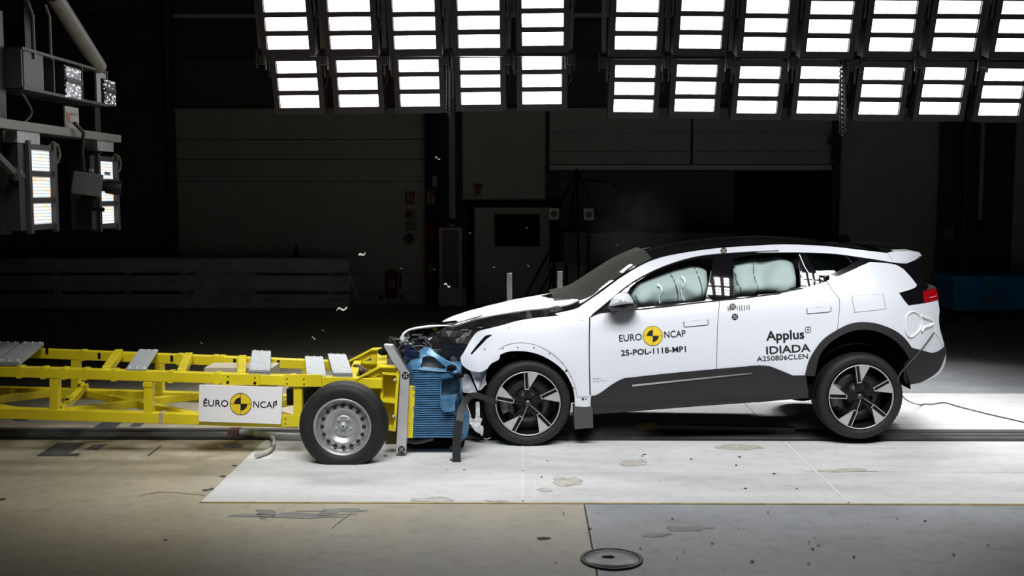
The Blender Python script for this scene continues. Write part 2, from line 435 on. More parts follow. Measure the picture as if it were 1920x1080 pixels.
# wear, patches, joint lines, drain cover
def decal(name, polys, m, z=.002):
    k = MB()
    for p in polys:
        q = [gnd(a, b, z) for a, b in p]; k.add(q, [tuple(range(len(q)))])
    return struct(k, name, m)
def blob(cx, cy, rx, ry, n=18, j=.35):
    n *= 2; s = random.uniform(0, 50); out = []
    for i in range(n):
        a = 2 * PI * i / n; k = 1 + j * 1.1 * noise.noise(Vector((math.cos(a) * 1.6 + s, math.sin(a) * 1.6, s))); out.append((cx + rx * k * math.cos(a), cy + ry * k * math.sin(a)))
    return out
decal('floor_patch', [[(68, 855), (108, 830), (161, 830), (130, 850), (152, 850), (146, 855)], [(159, 843), (175, 833), (201, 833), (184, 844)], [(174, 802.5), (195, 789), (233, 789), (214, 803)], [(241, 800), (252, 793), (272, 793), (262, 800)], [(24, 788), (26, 784), (58, 785), (50, 789)]], M['patch'])
decal('floor_patch', [[(437 + 20 * math.cos(t * .4), 836 + 4.2 * math.sin(t * .4)) for t in range(16)]], M['patch'])
decal('floor_wear', [blob(1188, 868, 26, 6), blob(1065, 902, 32, 8), blob(1022, 918, 14, 4, j=.5), blob(815, 937, 46, 4.5), blob(930, 939, 26, 2), blob(1380, 838, 40, 5, j=.5), blob(1585, 882, 60, 3, j=.6)], M['stain'], .0065)
M['scratch'] = mat('faint_scratch', (.17, .14, .10), .6)
decal('floor_mark', [[(622, 990), (640, 975), (660, 962), (661, 962.6), (641, 976), (623, 990.6)], [(260, 930), (280, 925), (300, 922.5), (330, 922.5), (360, 926), (385, 928), (385, 928.6), (360, 926.8), (330, 923.4), (300, 923.2), (280, 925.7), (260, 930.6)]], M['scratch'])
decal('floor_mark', [blob(1020, 1009, 12, 3), blob(385, 919, 7, 2), blob(310, 1012, 4, 1.6), blob(397, 917, 6, 2), blob(418, 893, 5, 1.6), blob(440, 873, 5, 1.4), blob(467, 941, 12, 1.6), blob(4, 936, 8, 2)], M['lineg'])
decal('floor_mark', [[(275, 855), (300, 836), (304, 836), (279, 855)], [(1094, 945), (1097, 945), (1122, 1079), (1118, 1079)]], M['lineg'])
mk = [(random.uniform(1000, 1900), random.uniform(955, 1070)) for _ in range(26)] + [(random.uniform(620, 1500), random.uniform(850, 930)) for _ in range(14)]
decal('floor_mark', [blob(x, y, random.uniform(1.2, 4), random.uniform(.6, 1.4), 9) for x, y in mk], M['lineg'], .0065)
decal('floor_wear', [blob(560, 967, 90, 5, j=.9), blob(630, 958, 60, 3.5, j=.9), blob(500, 962, 22, 8, j=.6), blob(1290, 990, 40, 5, j=.6), blob(1230, 1003, 30, 4, j=.6)], mat('scuffed_concrete', (.20, .20, .185), .5, var=.2, scale=9))
t = empty('drain_cover', gnd(1147, 1049), 'round drain cover in the grey concrete beside the dark floor joint', 'drain cover')
mb = MB(); mb.lathe([(0, .008), (.085, .010), (.165, .008), (.17, .003)], t.location, 'Z', 32); mb.build('lid', mat('worn_lid', (.22, .225, .23), .35, 0, var=.2, scale=12), t)
mb = MB(); mb.lathe([(.172, .003), (.174, .009), (.192, .009), (.194, .003)], t.location, 'Z', 32); mb.build('ring', mat('ring_grey', (.13, .13, .13), .6), t)
mb = MB(); mb.ico(t.location + Vector((-.02, .02, .011)), .035, (1.3, .7, .12), 1, .4); mb.build('keyhole', M['track_dark'], t)

# ================================================================== WALLS
def wbox(name, x0, x1, y0, y1, m, d=.06, Y=WB, kind='structure'):
    """pixel rectangle on the back wall -> slab of thickness d standing in front of plane Y"""
    a = at(x0, y1, Y); b = at(x1, y0, Y); k = MB(); k.box(((a.x + b.x) / 2, Y - d / 2, (a.z + b.z) / 2), (abs(b.x - a.x), d, abs(b.z - a.z)))
    o = k.build(name, m)
    if kind: o['kind'] = kind
    return o
mb = MB(); mb.box((0, WB + .12, 4.5), (34, .2, 9)); struct(mb, 'wall_back', M['wall_dark'])
mb = MB(); mb.box((-16.1, 0, 4.5), (.2, 26, 9)); struct(mb, 'wall_left', M['wall_dark'])
mb = MB(); mb.box((16.1, 0, 4.5), (.2, 26, 9)); struct(mb, 'wall_right', M['wall_dark'])
mb = MB(); mb.box((0, 0, 9.1), (34, 26, .2)); struct(mb, 'ceiling', M['wall_dark'])
ZL = at(960, 203, WB).z
def panel(name, x0, x1, z0, z1, m, d=.06, Y=WB):
    k = MB(); k.box(((x0 + x1) / 2, Y - d / 2, (z0 + z1) / 2), (x1 - x0, d, z1 - z0)); return struct(k, name, m)
X = lambda px: at(px, 400, WB).x
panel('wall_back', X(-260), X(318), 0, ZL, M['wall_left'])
panel('wall_back', X(334), X(798), 0, ZL, M['wall'])
panel('wall_back', X(868), X(1022), at(0, 377, WB).z, ZL, M['wall'])
panel('wall_back', X(1572), X(1757), 0, ZL, M['wall'])
panel('wall_back', X(1898), X(2100), 0, ZL, M['wall'], .05)
panel('wall_back', X(1030), X(1292), at(0, 308, WB).z, ZL, M['wall'], .05); panel('wall_back', X(1297), X(1557), at(0, 308, WB).z, ZL, M['wall'], .05)
# bands of the dark upper cladding
M['cl2'] = mat('upper_cladding', (.085, .075, .08), .8)
for z0, z1, m in ((ZL + .1, ZL + .98, 'cl2'), (ZL + 1.05, ZL + 1.7, 'wall_dark'), (ZL + 1.78, ZL + 1.86, 'wall'), (ZL + 1.9, ZL + 2.9, 'wall_dark')):
    panel('wall_back', X(334), 14, z0, z1, M[m], .04); panel('wall_back', -14, X(318), z0, z1, M['wall_dark'], .04)
# joints in the big grey panel
mb = MB()
for py in (262, 300, 340, 512, 548): mb.box(((X(334) + X(798)) / 2, WB - .06, at(0, py, WB).z), (X(798) - X(334), .006, .012))
for py in (250, 285): mb.box(((X(1030) + X(1557)) / 2, WB - .05, at(0, py, WB).z), (X(1557) - X(1030), .006, .01))
struct(mb, 'trim_3', M['lineg'])
# columns
def column(px0, px1, name, m, Y=WB - .3, d=.3):
    k = MB(); x0 = at(px0, 400, Y).x; x1 = at(px1, 400, Y).x; xm = (x0 + x1) / 2
    k.box((xm, Y, 4.5), (x1 - x0, .03, 9)); k.box((xm, Y + d, 4.5), (x1 - x0, .03, 9)); k.box((xm, Y + d / 2, 4.5), (.03, d, 9)); return struct(k, name, m)
column(318, 332, 'column', M['wall_dark']); column(798, 822, 'column', M['darkblue']); column(1757, 1785, 'column', M['wall_dark']); column(1558, 1570, 'column', M['wall_dark'])
# the big door opening: lintel bar, dark leaf, light strip and grey stub
panel('trim_4', X(1030), X(1570), at(0, 319, WB).z, at(0, 310, WB).z, mat('lintel_grey', (.55, .54, .5), .6), .12)
panel('door_1', X(1050), X(1375), 0, at(0, 322, WB).z, mat('roller_dark', (.09, .10, .075), .8), .03); panel('door_2', X(1378), X(1560), 0, at(0, 322, WB).z, M['dark'], .035)
panel('wall_back', X(1032), X(1100), 0, at(0, 490, WB).z, M['wall'], .2)
# personnel door block
Yd = WB - .12
panel('wall_back', at(890, 400, Yd).x, at(1030, 400, Yd).x, 0, at(0, 389, Yd).z, M['wall'], .05, Yd); panel('trim_5', at(870, 400, Yd).x, at(1045, 400, Yd).x, at(0, 389, Yd).z, at(0, 376, Yd).z, M['dark'], .1, Yd)
panel('trim_6', at(876, 400, Yd).x, at(889, 400, Yd).x, 0, at(0, 389, Yd).z, M['dark'], .05, Yd)
panel('wall_back', at(824, 400, Yd).x, at(874, 400, Yd).x, 0, at(0, 535, Yd).z, M['wall'], .2, Yd)

# ================================================================== THINGS ALONG THE BACK WALL
def thing(name, loc, label, cat, group=None): return empty(name, loc, label, cat, group)
def fw(Y):      # pixel rectangle -> box args at plane Y
    def f(x0, x1, y0, y1, d):
        a = at(x0, y1, Y); b = at(x1, y0, Y); return ((a.x + b.x) / 2, Y - d / 2, (a.z + b.z) / 2), (b.x - a.x, d, b.z - a.z)
    return f
F = fw(Yd - .06)
t = thing('wall_screen', at(970, 431, Yd - .05), 'black flat screen hanging on the pale wall block behind the bonnet', 'screen')
mb = MB(); mb.box(*F(928, 1012, 402, 462, .05)); mb.build('casing', M['dark'], t, bevel=.01)
mb = MB(); mb.box(*fw(Yd - .115)(931, 1009, 405, 459, .006)); mb.build('display', M['screen'], t)
t = thing('tall_cabinet', gnd(845, 570), 'tall narrow cabinet with grey frame and dark front below the grey pipe', 'cabinet')
F = fw(WB - .45)
mb = MB(); mb.box(*F(826, 831, 426, 540, .3)); mb.box(*F(862, 867, 426, 540, .3)); mb.box(*F(831, 862, 426, 430, .3)); mb.box(*F(831, 862, 536, 541, .3)); mb.box(*F(824, 868, 541, 571, .3)); mb.build('frame', M['wall'], t)
mb = MB(); mb.box(*F(831, 862, 430, 536, .26)); mb.build('front_panel', M['cabinet_glass'], t)
t = thing('downpipe', at(848, 420, WB - .5), 'long vertical grey pipe rising from the tall narrow cabinet', 'pipe')
mb = MB(); p = at(848, 424, WB - .6); mb.tube([p, Vector((p.x, p.y, 8.9))], .07, 14); mb.build('tube', M['pipe'], t)
mb = MB(); mb.lathe([(.07, 0), (.10, .02), (.10, .08), (.07, .1)], p + Vector((0, 0, .05)), 'Z', 16); mb.build('collar', M['dark'], t)
for px, lab, top in ((1832, 'thick dull pipe running full height up the right wall', 200), (1828, 'thin dark pipe standing before the right wall', 200)):
    pass
t = thing('wall_pipe', at(1837, 424, WB - .4), 'grey vertical pipe ending above the blue crate at the right', 'pipe')
mb = MB(); p = at(1837, 424, WB - .5); mb.tube([p, Vector((p.x, p.y, 8.9))], .045, 12); mb.build('tube', M['pipe'], t); mb = MB(); mb.lathe([(.045, 0), (.06, .02), (.06, .1), (.045, .12)], p, 'Z', 14); mb.build('collar', M['dark'], t)
t = thing('cable_duct', at(1808, 560, WB - .05), 'wide dim cable duct running up the wall behind the blue crate', 'duct')
mb = MB(); F = fw(WB + .0); mb.box(*F(1800, 1816, 180, 540, .1)); mb.build('channel', mat('duct_grey', (.12, .12, .11), .6), t); mb = MB(); mb.box(*fw(WB - .10)(1803, 1813, 180, 540, .01)); mb.build('cover', M['wall_left'], t)
# signs
def sign(name, x0, x1, y0, y1, Y, m, label, cat='sign', deco=None):
    t = thing(name, at((x0 + x1) / 2, (y0 + y1) / 2, Y), label, cat); k = MB(); k.box(*fw(Y)(x0, x1, y0, y1, .01)); k.build('plate', m, t)
    if deco:
        k = MB(); F = fw(Y - .012)
        for r in deco[1]: k.box(*F(x0 + (x1 - x0) * r[0], x0 + (x1 - x0) * r[1], y0 + (y1 - y0) * r[2], y0 + (y1 - y0) * r[3], .004))
        k.build('pictogram', deco[0], t)
    return t
ex = [(.18, .42, .2, .85), (.25, .35, .08, .2), (.55, .7, .15, .45), (.6, .85, .5, .85)]
sign('fire_sign', 760, 777, 359, 383, WB - .07, M['red'], 'red fire equipment sign on the grey panel, above the yellow card', 'sign', (M['card'], ex))
sign('fire_sign', 798.5, 817, 357, 384, WB - .34, M['red'], 'red fire equipment sign on the dark blue column', 'sign', (M['card'], ex))
sign('notice_card', 761, 779, 393, 410, WB - .07, M['cardyellow'], 'yellow notice card below the red sign on the grey panel', 'sign', (M['red'], [(.1, .5, .2, .8)]))
sign('notice_card', 761, 779, 414, 432, WB - .07, M['cardgreen'], 'green notice card below the yellow card', 'sign', (M['cardyellow'], [(.2, .8, .2, .35), (.2, .8, .6, .75)]))
sign('notice_sheet', 811, 820, 330, 351, WB - .36, M['card'], 'small white sheet high on the dark blue column', 'notice', (M['grey_ink'], [(.2, .8, .2, .25), (.2, .8, .5, .55)]))
sign('warning_sign', 887, 905, 344, 369, WB - .07, M['card'], 'white and red warning sign above the personnel door block', 'sign', (M['red'], [(.1, .9, .05, .3), (.3, .7, .4, .8)]))
sign('notice_sheet', 1770, 1788, 425, 449, WB - .34, mat('old_paper', (.16, .16, .15), .7), 'grey paper sheet on the dark column right of the pale panel', 'notice', (M['grey_ink'], [(.2, .8, .2, .3), (.2, .8, .5, .6)]))
for px, py, r, Y, lab in ((767, 447.5, 10, WB - .075, 'round checkered marker on the grey wall panel under the cards'), (1583, 449, 10, WB - .075, 'round checkered marker on the pale wall panel behind the car roof')):
    k = MB(); target_mark(k, lambda a, b, o: at(a, b, Y - .006 * o), (px, py), r); b = k.build('wall_marker', [M['black'], M['card']], None, org=at(px, py, Y)); tag(b, lab, 'marker')
# lighter-weight fittings
t = thing('hoist_box', at(1566, 262, WB - .4), 'dark chain hoist box with hook at the door lintel end', 'hoist')
mb = MB(); mb.box(*fw(WB - .31)(1551, 1571, 258, 272, .25)); mb.build('body', M['rig'], t, bevel=.02); mb = MB(); mb.tube([at(1562, y, WB - .43) for y in (272, 280, 290)], .03, 8); mb.ico(at(1562, 292, WB - .43), .06, (1, 1, 1.2), 1); mb.build('hook', M['rig'], t)
for px, lab in ((1580, 'hanging chain between the fourth and fifth lower lamps of the right bank'), (843, 'hanging chain below the gap beside the lower row of the left bank')):
    Y = 2.99; p0 = at(px, 108 if px > 1000 else 101, Y); p1 = at(px, 250 if px > 1000 else 215, Y); k = MB(); n = 34
    for i in range(n):
        c = p0.lerp(p1, i / (n - 1)); ang = (i % 2) * PI / 2
        k.tube([c + Vector((math.cos(ang) * .035 * math.cos(a), math.sin(ang) * .035 * math.cos(a), .035 * math.sin(a))) for a in [2 * PI * j / 8 for j in range(9)]], .008, 5, False)
    tag(k.build('hanging_chain', M['rig'], None, org=p0), lab, 'chain')
# blue crate at the right
t = thing('blue_crate', gnd(1835, 578), 'long dark blue steel crate on the floor before the right wall', 'crate')
Yc = 11.0; F = fw(Yc)
mb = MB(); mb.box(*F(1748, 1912, 514, 572, 1.0)); mb.build('body', M['boxblue'], t, bevel=.01)
mb = MB(); mb.box(*fw(Yc - .02)(1745, 1915, 510, 519, 1.04)); mb.build('lid', M['boxblue'], t, bevel=.01)
for yy in (526, 564):
    mb = MB(); mb.box(*fw(Yc - 1.0)(1845, 1860, yy - 5, yy + 5, .01)); mb.build('label_plate', M['card'], t)
for xx in (1765, 1895):
    mb = MB(); mb.box(*F(xx - 8, xx + 8, 572, 579, .8)); mb.build('skid', M['dark'], t)
# stacked guard rails at the left
Yg = 11.2
t = thing('guard_rail', gnd(360, 585), 'three-high wall of old corrugated guard rails on posts', 'guard rail')
Wp = [(0, -.5), (.03, -.46), (.08, -.36), (.08, -.22), (.02, -.10), (.0, 0), (.02, .10), (.08, .22), (.08, .36), (.03, .46), (0, .5)]
for y0, y1, dx in ((483, 512, 0), (516, 546, 3), (551, 580, 0)):
    zt = at(300, y0, Yg).z; zb = at(300, y1, Yg).z; zm = (zt + zb) / 2; h = zt - zb
    xs = [at(p, 500, Yg).x for p in (-160, 0, 60, 90, 240, 400, 540, 655 + dx)]; bend = [.9, .30, .06, 0, 0, 0, 0, 0]
    mb = MB(); mb.loft([[Vector((x, Yg - d * 1.0 + b, zm + v * h - b * .08)) for d, v in Wp] for x, b in zip(xs, bend)], True)
    mb.loft([[Vector((x, Yg - d * 1.0 + b + .006, zm + v * h - b * .08)) for d, v in Wp] for x, b in zip(xs, bend)], True)
    mb.build('rail', M['guard'], t)
for px in (100, 234, 341, 617):
    mb = MB(); x = at(px, 500, Yg).x; mb.box((x, Yg + .12, .5), (.1, .03, 1.0)); mb.box((x, Yg + .22, .5), (.1, .03, 1.0)); mb.box((x, Yg + .17, .5), (.02, .1, 1.0)); mb.build('post', M['guard'], t)
for pts, m in (((365, 480, 395, 562), 'guard'),):
    for y0 in (514, 549):
        mb = MB(); mb.box(*fw(Yg + .03)(366, 480, y0 - 6, y0 + 5, .02)); mb.build('splice_plate', M['guard'], t)
tp = at(556, 478, Yg + .1); mb = MB(); mb.lathe([(.0, .0), (.05, 0), (.05, .10), (.02, .12), (.02, .2), (0, .2)], tp, 'Z', 12); tag(mb.build('small_bottle', M['dark'], None, org=tp), 'small dark bottle standing on top of the guard rails', 'bottle')
k = MB(); p = at(655, 512, Yg - .1); k.tube([p, at(672, 562, Yg - .2), at(680, 566, Yg - .2)], .03, 8); tag(k.build('leaning_rod', M['guard'], None, org=p), 'short grey rod leaning against the right end of the guard rails', 'rod')
# fire extinguishers
def exting(base, r, h, label, wheels):
    t = thing('fire_extinguisher', base, label, 'fire extinguisher'); b = Vector(base); z0 = .12 if wheels else 0
    k = MB(); k.lathe([(0, z0), (r * .9, z0), (r, z0 + .04), (r, z0 + h * .68), (r * .75, z0 + h * .78), (r * .3, z0 + h * .82), (0, z0 + h * .83)], b, 'Z', 24); k.build('cylinder', M['red'], t)
    k = MB(); k.lathe([(r * .3, 0), (r * .3, h * .08), (r * .15, h * .10), (0, h * .1)], b + Vector((0, 0, z0 + h * .82)), 'Z', 12); k.box(b + Vector((r * .3, 0, z0 + h * .93)), (r * 1.2, .03, .03)); k.build('valve', M['dark'], t)
    k = MB(); k.tube([b + Vector((r * a, -r * c, z0 + h * e)) for a, c, e in ((.2, .1, .88), (1.0, .3, .86), (1.25, .5, .6), (1.15, .6, .3), (1.0, .6, .25))], .022, 8); k.build('hose', M['dark'], t)
    k = MB(); k.box(b + Vector((0, -r * .98, z0 + h * .42)), (r * .9, .02, h * .25)); k.build('label_plate', M['card'], t)
    if wheels:
        for s in (-1, 1):
            k = MB(); k.lathe([(.05, -.03), (.13, -.03), (.14, 0), (.13, .03), (.05, .03)], b + Vector((s * (r + .06), .05, .14)), 'X', 20, close=True); k.build('wheel', M['dark'], t)
        k = MB()
        for s in (-1, 1): k.tube([b + Vector((s * (r + .01) - e * .12, .1, z)) for z, e in ((.1, 0), (.6, .3), (h + .16, 1))], .018, 8)
        k.tube([b + Vector((-(r + .01) - .12, .1, h + .16)), b + Vector((r + .01 - .12, .1, h + .16))], .018, 8); k.build('trolley_frame', M['dark'], t)
    return t
e = exting(gnd(735, 569), .15, .72, 'red wheeled fire extinguisher standing on the floor beside the guard rails', True); e.rotation_euler = (0, 0, 0)
e = exting(at(808, 524, WB - .40), .085, .52, 'red hand fire extinguisher hanging low on the dark blue column', False)
k = MB(); b = at(808, 448, WB - .385); k.lathe([(0, 0), (.07, 0), (.07, .3), (.03, .36), (0, .36)], b, 'Z', 14); k.box(b + Vector((0, .05, .15)), (.2, .04, .3)); tag(k.build('alarm_cylinder', M['red'], None, org=b), 'small red cylinder fixed mid height on the dark blue column', 'cylinder')
# two light stands with checkered panels, and the folded tripod hanging from the door bar
for px, py, Y, lab in ((1039, 401, 9.5, 'square white marker panel on a dark stand, left of the pair'), (1104, 402, 9.2, 'square white marker panel on a dark stand, right of the pair')):
    c = at(px, py, Y); t = thing('marker_stand', (c.x, Y, 0), lab, 'stand', 'marker stands before the big door')
    k = MB(); k.box((c.x, Y, c.z), (.17, .02, .2)); k.build('panel', mat('panel_grey', (.42, .42, .40), .6), t)
    k = MB(); target_mark(k, lambda a, b, o: at(a, b, Y - .012 - .004 * o), (px, py), 6); k.build('marker', [M['black'], M['card']], t)
    k = MB(); k.tube([(c.x, Y + .03, .35), (c.x, Y + .03, c.z - .08)], .025, 8); k.build('pole', M['dark'], t)
    for a in (0.3, 2.4, 4.4):
        k = MB(); k.tube([(c.x, Y + .03, .95), (c.x + .65 * math.cos(a), Y + .03 + .65 * math.sin(a), .02)], .016, 6); k.build('leg', M['dark'], t)
    k = MB(); k.box((c.x, Y, c.z - .22), (.09, .07, .12)); k.ico((c.x, Y - .02, c.z - .38), .05); k.build('clamp', M['dark'], t)
t = thing('tripod', gnd(1085, 585), 'tall dark tripod with spread legs before the big door', 'tripod')
top = at(1082, 322, 9.8)
for px, py in ((1043, 398), (1068, 420), (1134, 430)):
    k = MB(); k.tube([top, at(px, py, 9.8 + (px - 1080) * .004)], .022, 6); k.build('leg', M['dark'], t)
k = MB(); k.tube([top + Vector((0, 0, .05)), Vector((top.x + .05, 9.75, 0))], .02, 6); k.build('centre_post', M['dark'], t)
k = MB(); k.tube([at(x, y, 9.9) for x, y in cr([(1045, 325), (1065, 335), (1105, 338), (1140, 342), (1160, 352), (1163, 360), (1155, 367), (1165, 378), (1182, 392), (1165, 400), (1145, 408)], 5)], .012, 6, False); tag(k.build('loose_cable', M['dark'], None, org=at(1105, 338, 9.9)), 'thin black cable looping across the big dark door', 'cable')
k = MB(); k.tube([at(1040, 400, 9.45) + Vector((0, 0, -.5)), at(985, 556, 9.0)], .02, 6); tag(k.build('stay_rod', M['dark'], None, org=at(1000, 510, 9)), 'thin dark rod slanting down in front of the pale wall block', 'rod')
t = thing('equipment_bench', gnd(1150, 590), 'low dark bench in front of the big door, partly behind the windscreen', 'bench')
F = fw(11.2); k = MB(); k.box(*F(1050, 1375, 425, 432, .8)); k.build('top', M['dark'], t)
k = MB(); k.box(*F(1055, 1370, 434, 492, .7)); k.build('skirt', M['engine'], t)
for px in (1062, 1362):
    k = MB(); x = at(px, 500, 10.8).x; k.box((x, 10.8, at(0, 434, 10.8).z / 2), (.06, .06, at(0, 434, 10.8).z)); k.build('leg', M['dark'], t)
# two pale posts behind the car
for px, yt, lab in ((955, 512, 'left of two pale square posts behind the bonnet'), (1049.5, 509, 'right of two pale square posts, nearer the windscreen')):
    Y = 3.2; a = at(px, yt, Y); t = thing('marker_post', (a.x, Y, 0), lab, 'post', 'pale posts behind the bonnet')
    k = MB(); k.box((a.x - .017, Y, a.z / 2), (.022, .05, a.z)); k.box((a.x + .02, Y, a.z / 2), (.026, .05, a.z)); k.box((a.x, Y + .005, a.z / 2), (.05, .04, a.z - .01)); k.build('profile', mat('post_grey', (.30, .30, .29), .5), t)
    k = MB(); k.box((a.x, Y, .006), (.2, .2, .012)); k.build('foot_plate', M['alu'], t)

# ================================================================== LAMP BANKS
def make_flood():
    t = empty('flood_lamp')
    # local: x across, z up the panel, -y the lit face
    k = MB(); k.box((-.262, .07, -.005), (.06, .20, .68)); k.box((.262, .07, -.005), (.06, .20, .68)); k.box((0, .15, -.005), (.5, .05, .68))
    for z in (-.312, -.1, .1, .305): k.box((0, .045, z), (.48, .14, .08 if abs(z) > .2 else .056))
    k.build('housing', M['housing'], t)
    for z in (-.2, 0, .2):
        k = MB(); n = 28; zs = []
        top = [(-.2225 + .445 * i / n, .071 - (.004 if i % 2 else 0) ) for i in range(n + 1)]; bot = [(.2225 - .445 * i / 6, -.071 + (.003 if i in (2, 4) else 0)) for i in range(7)]
        k.add([(x, 0, z + y) for x, y in top + bot], [tuple(range(n + 8))]); k.build('lamp_window', M['lamp'], t)
    for s in (-1, 1):
        k = MB(); k.box((s * .315, .02, .20), (.02, .03, .26)); k.box((s * .305, .10, .10), (.018, .14, .03)); k.box((s * .322, .10, .22), (.012, .08, .10)); k.build('yoke_arm', M['bracket'], t)
    k = MB(); k.tube([Vector(p) for p in ((.30, .06, .2), (.34, .02, .12), (.335, .0, .0), (.30, .04, -.06))], .007, 6); k.build('cable', M['cable'], t)
    return t
flood = make_flood(); first = True
def place_flood(px, py, Y, label, group, roll=0):
    global first
    o = flood if first else copy_tree(flood); first = False
    o.location = at(px, py, Y); o.rotation_euler = (math.radians(17), 0, 0); tag(o, label, 'lamp', group)
    if roll: o.rotation_euler = (math.radians(17), math.radians(roll), 0)
    return o
DT, DL = 11.9 - 9.37, 12.5 - 9.37
nth = ['first', 'second', 'third', 'fourth', 'fifth', 'sixth', 'seventh']
LT = [(537, 44.7), (656.5, 44), (777, 44), (897.8, 42), (1017.5, 37.5)]; LL = [(559, 157.5), (671, 156), (786.6, 155), (901, 151.6), (1016, 150.6)]
RT = [(1193.5, 44.8), (1315, 43), (1435.7, 47), (1555.5, 49), (1674, 48), (1793, 48), (1912, 49)]; RL = [(1189, 165.5), (1304, 164.4), (1421.6, 167.8), (1535, 168), (1652, 170), (1766, 170), (1878, 172)]
for rowname, row, D, bank, roll in (('upper', LT, DT, 'left', -1), ('lower', LL, DL, 'left', -1), ('upper', RT, DT, 'right', 1), ('lower', RL, DL, 'right', 1)):
    for i, (px, py) in enumerate(row):
        place_flood(px, py, D, 'three-window flood lamp, %s from the left in the %s row of the %s hanging bank' % (nth[i], rowname, bank), 'flood lamps hanging over the car', roll * .6)
# carrier frames of the two banks
for bank, T_, L_, yy, lab in (('left', LT, LL, 99, 'dark steel carrier frame holding the ten lamps of the left hanging bank'), ('right', RT, RL, 105, 'dark steel carrier frame holding the fourteen lamps of the right hanging bank')):
    xa, xb = T_[0][0] - 52, T_[-1][0] + 50; Ym = (DT + DL) / 2 + .16
    p = at(xa, yy - 1, Ym); q = at(xb, yy, Ym); t = thing('lamp_frame', (p + q) / 2, lab, 'frame')
    k = MB(); k.beam(p, q, .09, .09); k.build('cross_tube', M['rig'], t)
    p2 = at(xa, -40, DT - .35); q2 = at(xb, -40, DT - .35); k = MB(); k.beam(p2, q2, .09, .09); k.build('cross_tube', M['rig'], t)
    for i in range(len(T_) + 1):
        f = (i - .5); x0 = T_[0][0] + (T_[1][0] - T_[0][0]) * f; x1 = L_[0][0] + (L_[1][0] - L_[0][0]) * f
        k = MB(); k.beam(at(x0, -45, DT - .2), at((x0 + x1) / 2, yy + 4, Ym + .06), .05, .07); k.build('hanger', M['rig'], t)
        k = MB(); c = at((x0 + x1) / 2, yy + 12, Ym - .02); k.box(c, (.06, .05, .12)); k.box(c + Vector((.05, -.02, -.02)), (.016, .03, .2)); k.box(c + Vector((-.05, -.02, .0)), (.016, .03, .2)); k.build('clamp', M['bracket'], t)
    for x in (p.x + .3, (p.x + q.x) / 2, q.x - .3):
        k = MB(); k.beam((x, Ym, p.z), (x, Ym, 9.0), .06, .06, (0, 1, 0)); k.build('hanger', M['rig'], t)
# ================================================================== SIDE LAMP TOWER AT THE LEFT
XT = -4.2
def tx(px, py): return atx(px, py, XT)
t = thing('hanging_gantry', tx(110, 247), 'white beam and dark box frame hanging at the left over the trolley', 'gantry')
k = MB(); a = tx(-40, 226); b = tx(221, 263); b.z = a.z; k.beam(a, b, .07, .075); k.build('beam', M['offwhite'], t)
k = MB(); k.box(((a.x + b.x) / 2 - .25, (a.y + b.y) / 2, a.z - .02), (.12, b.y - a.y, .03)); k.build('cable_tray', M['rig'], t)
for py, pz in ((52, 0), (196, 0)):
    c = tx(py, 265); k = MB(); k.box((XT - .05, c.y, a.z - .09), (.12, .42, .10)); k.build('bracket_plate', M['steel'], t)
# upper box: open-fronted tray with dividers
y0, y1 = tx(40, 100).y, tx(202, 160).y; zt, zb = tx(40, 90).z, tx(45, 165).z
k = MB(); k.box((XT - .16, (y0 + y1) / 2, zt), (.34, y1 - y0, .025)); k.box((XT - .16, (y0 + y1) / 2, zb), (.34, y1 - y0, .025)); k.box((XT - .32, (y0 + y1) / 2, (zt + zb) / 2), (.02, y1 - y0, zt - zb)); k.build('tray', M['grey_plastic'], t)
for i in range(4):
    y = y0 + (y1 - y0) * i / 3; k = MB(); k.box((XT - .16, y, (zt + zb) / 2), (.32, .02, zt - zb)); k.build('divider', mat('divider_grey', (.10, .10, .095), .6), t)
k = MB(); k.box((XT - .02, y0 + (y1 - y0) * .13, (zt + zb) / 2), (.02, (y1 - y0) * .2, (zt - zb) * .95)); k.build('cover_plate', mat('cover_grey', (.17, .17, .17), .6), t)
k = MB(); k.box((XT - .02, y0 + (y1 - y0) * .93, (zt + zb) / 2), (.02, (y1 - y0) * .14, (zt - zb) * .95)); k.build('cover_plate', M['steel'], t)
for px in (64, 95):
    p = tx(px, 100); k = MB(); k.tube([p + Vector((0, 0, -.05)), p + Vector((0, 0, .32)), p + Vector((-.02, -.03, .42))], .014, 8); k.build('hook_rod', M['pipe'], t)
for yy in (y0 - .12, y1 + .02):
    k = MB(); k.box((XT - .2, yy, (3.75 + 1.9) / 2 if yy < 0 else 3.1), (.16, .14, 1.85 if yy < 0 else .9)); k.build('upright', M['rig'], t)
k = MB(); k.box((XT - .3, .4, 6.2), (.12, .12, 5.6)); k.build('upright', M['rig'], t)
k = MB(); c = tx(134, 222); k.box((XT + .0, c.y, c.z), (.015, .30, .21)); k.build('sign_plate', mat('plate_grey', (.5, .5, .48), .6), t); k = MB()
for i in range(2): k.box((XT + .01, c.y + .05, c.z + .04 - .08 * i), (.006, .13, .02))
k.mi = 1; k.box((XT + .01, c.y - .09, c.z), (.006, .07, .09)); k.build('printed_mark', [M['grey_ink'], mat('faded_orange', (.45, .2, .12), .6)], t)
k = MB(); k.tube([tx(x, y) for x, y in cr([(41, 175), (56, 200), (58, 215), (45, 230)], 5)], .012, 6); k.build('cable', M['cable'], t)
